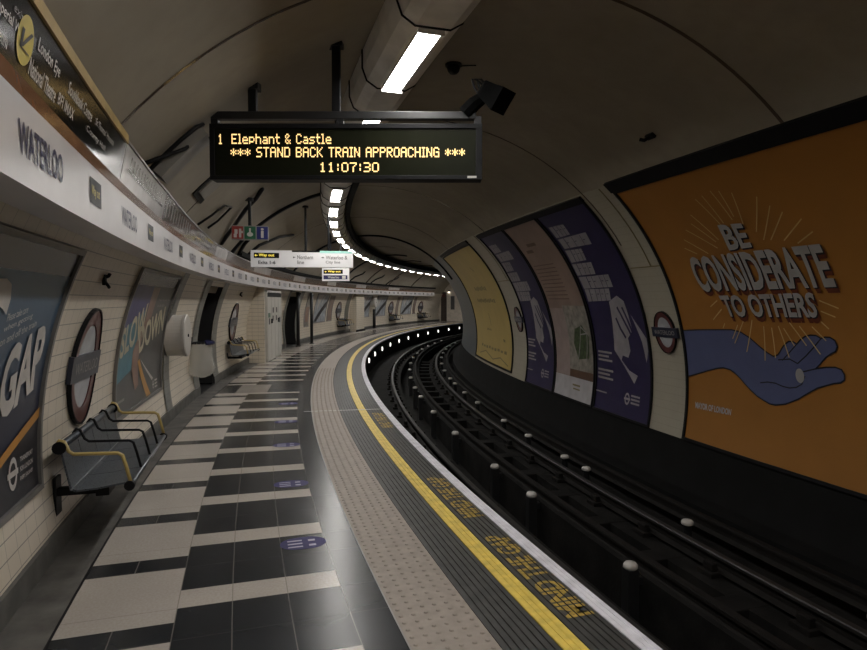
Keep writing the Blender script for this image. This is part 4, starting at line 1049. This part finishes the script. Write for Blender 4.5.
# ------------------------------------------------------------------ track
ZR = -.626
def rail(name, o, top, label, cat, cond=False, s1=52):
    Mx = frame(6, o, top - .14)
    r = thing(name, label, cat, Mx)
    if cond: head = [(o - .035, top - .012), (o - .028, top), (o + .028, top), (o + .035, top - .012), (o + .035, top - .04), (o - .035, top - .04)]; web = [(o - .02, top - .04), (o + .02, top - .04), (o + .02, top - .10), (o + .05, top - .13), (o - .05, top - .13), (o - .02, top - .10)]
    else: head = [(o - .034, top - .01), (o - .026, top), (o + .026, top), (o + .034, top - .01), (o + .034, top - .035), (o - .034, top - .035)]; web = [(o - .011, top - .035), (o + .011, top - .035), (o + .011, top - .11), (o + .06, top - .135), (o - .06, top - .135), (o - .011, top - .11)]
    part('head', sweep(head, S0, s1, .4), M['railside'] if cond else M['steel'], r)
    part('web', sweep(web, S0, s1, .4), M['railside'], r, 'rusty web')
    return r
r1 = rail('running_rail', -.732, ZR, 'steel running rail closest to the platform edge', 'rail')
structure('trim_26', sweep([(-1.36, -.70), (-1.56, -.70), (-1.56, -1.15), (-1.36, -1.15)], S0, 52, .5), M['ballast'])
rail('conductor_rail', -1.45, ZR + .04, 'dark conductor rail in the middle of the track above the pit', 'rail', True)
r3 = rail('running_rail', -2.167, ZR, 'steel running rail on the poster side of the track', 'rail')
rail('conductor_rail', -2.577, ZR + .075, 'dark conductor rail along the foot of the poster wall', 'rail', True)
for rr, o in ((r1, -.732), (r3, -2.167)):
    for i in range(44):
        s = 2.0 + i * 1.0; b = bmesh.new(); Mx = frame(s, o, ZR)
        box(b, -.09, .09, -.15, .15, -.175, -.13, Mx, bev=.006)
        for y in (-.085, .085): box(b, -.06, .06, y - .03, y + .03, -.135, -.06, Mx, bev=.01)
        part('rail_chair', b, M['railside'], rr)
sl = None
for i in range(24):
    s = 1.5 + i * 1.0; Mx = frame(s, -2.20, -.88)
    if sl is None:
        b = bmesh.new(); box(b, -.12, .12, -.62, .62, -.06, .085, bev=.012)
        sl = single('sleeper', bmesh_t(b, Mx) if False else b, M['ballast'], 'grimy dark sleeper lying across the track bed under the rails', 'sleeper', 'sleepers under the rails'); sl.location = Mx.translation; sl.rotation_euler = Mx.to_euler()
    else:
        c = sl.copy(); col.objects.link(c); c.location = Mx.translation; c.rotation_euler = Mx.to_euler()
# insulators
def insulator(label, Mx, hgt, group, r0=None):
    if r0: return copy_thing(r0, Mx, label)
    r = thing('rail_insulator', label, 'insulator', Mx, group)
    if hgt > .3:
        b = bmesh.new(); box(b, -.055, .055, -.05, .05, 0, hgt - .02, bev=.008); box(b, -.04, .04, -.20, -.05, hgt - .16, hgt - .09, bev=.006); part('post', b, M['dark'], r, 'dark post', False, True)
        b = bmesh.new(); lathe(b, [(.05, hgt - .025), (.062, hgt - .01), (.06, hgt + .012), (.045, hgt + .03), (.0, hgt + .036)], 16); part('cap', b, M['ceramic'], r, 'white cap', True, True)
    else:
        b = bmesh.new(); lathe(b, [(.055, 0), (.045, hgt * .4), (.035, hgt - .02)], 12); part('stem', b, M['blackpaint'], r, 'dark stem', False, True)
        b = bmesh.new(); lathe(b, [(.035, hgt - .03), (.06, hgt - .02), (.06, hgt + .005), (.045, hgt + .022), (.0, hgt + .028)], 16); part('cap', b, M['ceramic'], r, 'white cap', True, True)
    return r
r0 = None
for i, s in enumerate([4.99, 7.0, 8.26, 10.43, 12.46, 14.46, 15.98, 18.1, 20.2, 22.3, 24.4, 26.5, 28.6, 30.7, 32.8, 34.9]):
    lab = 'white capped insulator post standing in the track pit, ' + ORD[i] + ' from the near end'
    x = insulator(lab, frame(s, -1.265, -1.15), .53, 'insulator posts along the middle rail', r0); r0 = r0 or x
r0 = None
for i, s in enumerate([3.67, 5.67, 7.77, 8.43, 9.87, 11.21, 13.3, 14.82, 16.48, 17.59, 19.67, 21.9, 24.3, 26.4, 28.5, 30.6, 32.7]):
    lab = 'white insulator cap beside the outermost rail under the posters, ' + ORD[i] + ' from the near end'
    x = insulator(lab, frame(s, -2.36, -.80), .21, 'insulators along the outermost rail', r0); r0 = r0 or x
# gap lamps under the platform edge
r0 = None
for i in range(12):
    s = 20.45 + i * 2.4; Mx = frame(s, .098, -.34) @ Matrix.Rotation(pi / 2, 4, 'X')
    lab = 'round white gap lamp under the platform edge, ' + ORD[i] + ' around the bend'
    if r0: copy_thing(r0, Mx, lab); continue
    r0 = thing('gap_lamp', lab, 'lamp', Mx, 'gap lamps under the platform edge')
    b = bmesh.new(); lathe(b, [(.10, .0), (.10, .02), (.09, .03)], 18); part('casing', b, M['dark'], r0, local=True)
    b = bmesh.new(); lathe(b, [(.088, .025), (.085, .045), (.06, .065), (.0, .072)], 18); part('lens', b, M['lamp'], r0, smooth=True, local=True)

# ------------------------------------------------------------------ end of the platform
Mx = frame(S1 - .03, 2.57, 0)
b = bmesh.new(); box(b, -.06, .0, -.23, .23, .0, 2.25, Mx, bev=.01); d = structure('door_1', b, M['doorbrown']); 
b = bmesh.new(); box(b, -.075, -.06, -.14, .14, 1.85, 2.08, Mx); part('vision_panel', b, M['red'], d, 'reddish panel')
b = bmesh.new(); box(b, -.09, -.06, -.19, -.15, .95, 1.1, Mx); part('door_handle', b, M['steel'], d)
Mx = frame(S1 - .02, 2.14, 2.3)
r = thing('wall_lamp', 'small warm wall lamp beside the far door', 'lamp', Mx)
b = bmesh.new(); box(b, -.06, .0, -.09, .09, -.02, .09, Mx, bev=.01); part('base', b, M['dark'], r)
b = bmesh.new(); lathe(b, [(0, -.10), (.06, -.09), (.08, -.03), (.08, .0)], 14, frame(S1 - .1, 2.14, 2.28)); part('bulb', b, M['endlamp'], r)
Mx = frame(S1 - .02, 1.85, 1.2)
r = thing('notice_board', 'tall grey notice board on the end wall past the far door', 'notice board', Mx)
b = bmesh.new(); box(b, -.03, .0, -.16, .16, -.3, .75, Mx, bev=.005); part('frame', b, M['frame'], r)
b = bmesh.new(); box(b, -.035, -.03, -.13, .13, -.26, .71, Mx); part('sheet', b, M['postergrey'], r)

# ------------------------------------------------------------------ camera, world, view
cam = bpy.data.cameras.new('camera'); co = link(bpy.data.objects.new('camera', cam))
cam.sensor_fit = 'HORIZONTAL'; cam.sensor_width = 36; cam.lens = 614.46 / 867 * 36; cam.clip_start = .05; cam.clip_end = 300
co.location = (0, 0, CAMH); co.rotation_euler = (pi / 2 - math.atan((325 - 300.43) / 614.46), 0, 0)
sc.camera = co
w = bpy.data.worlds.new('world'); sc.world = w; w.use_nodes = True
w.node_tree.nodes['Background'].inputs[0].default_value = (0, 0, 0, 1); w.node_tree.nodes['Background'].inputs[1].default_value = 0
vs = sc.view_settings; vs.view_transform = 'Standard'; vs.look = 'None'; vs.gamma = 1; vs.use_curve_mapping = False
vs.exposure = 0.65
sc.cycles.max_bounces = 8; sc.cycles.diffuse_bounces = 5; sc.cycles.glossy_bounces = 4; sc.cycles.transparent_max_bounces = 8
sc.cycles.sample_clamp_indirect = 6; sc.cycles.use_denoising = True; sc.cycles.caustics_reflective = False; sc.cycles.caustics_refractive = False
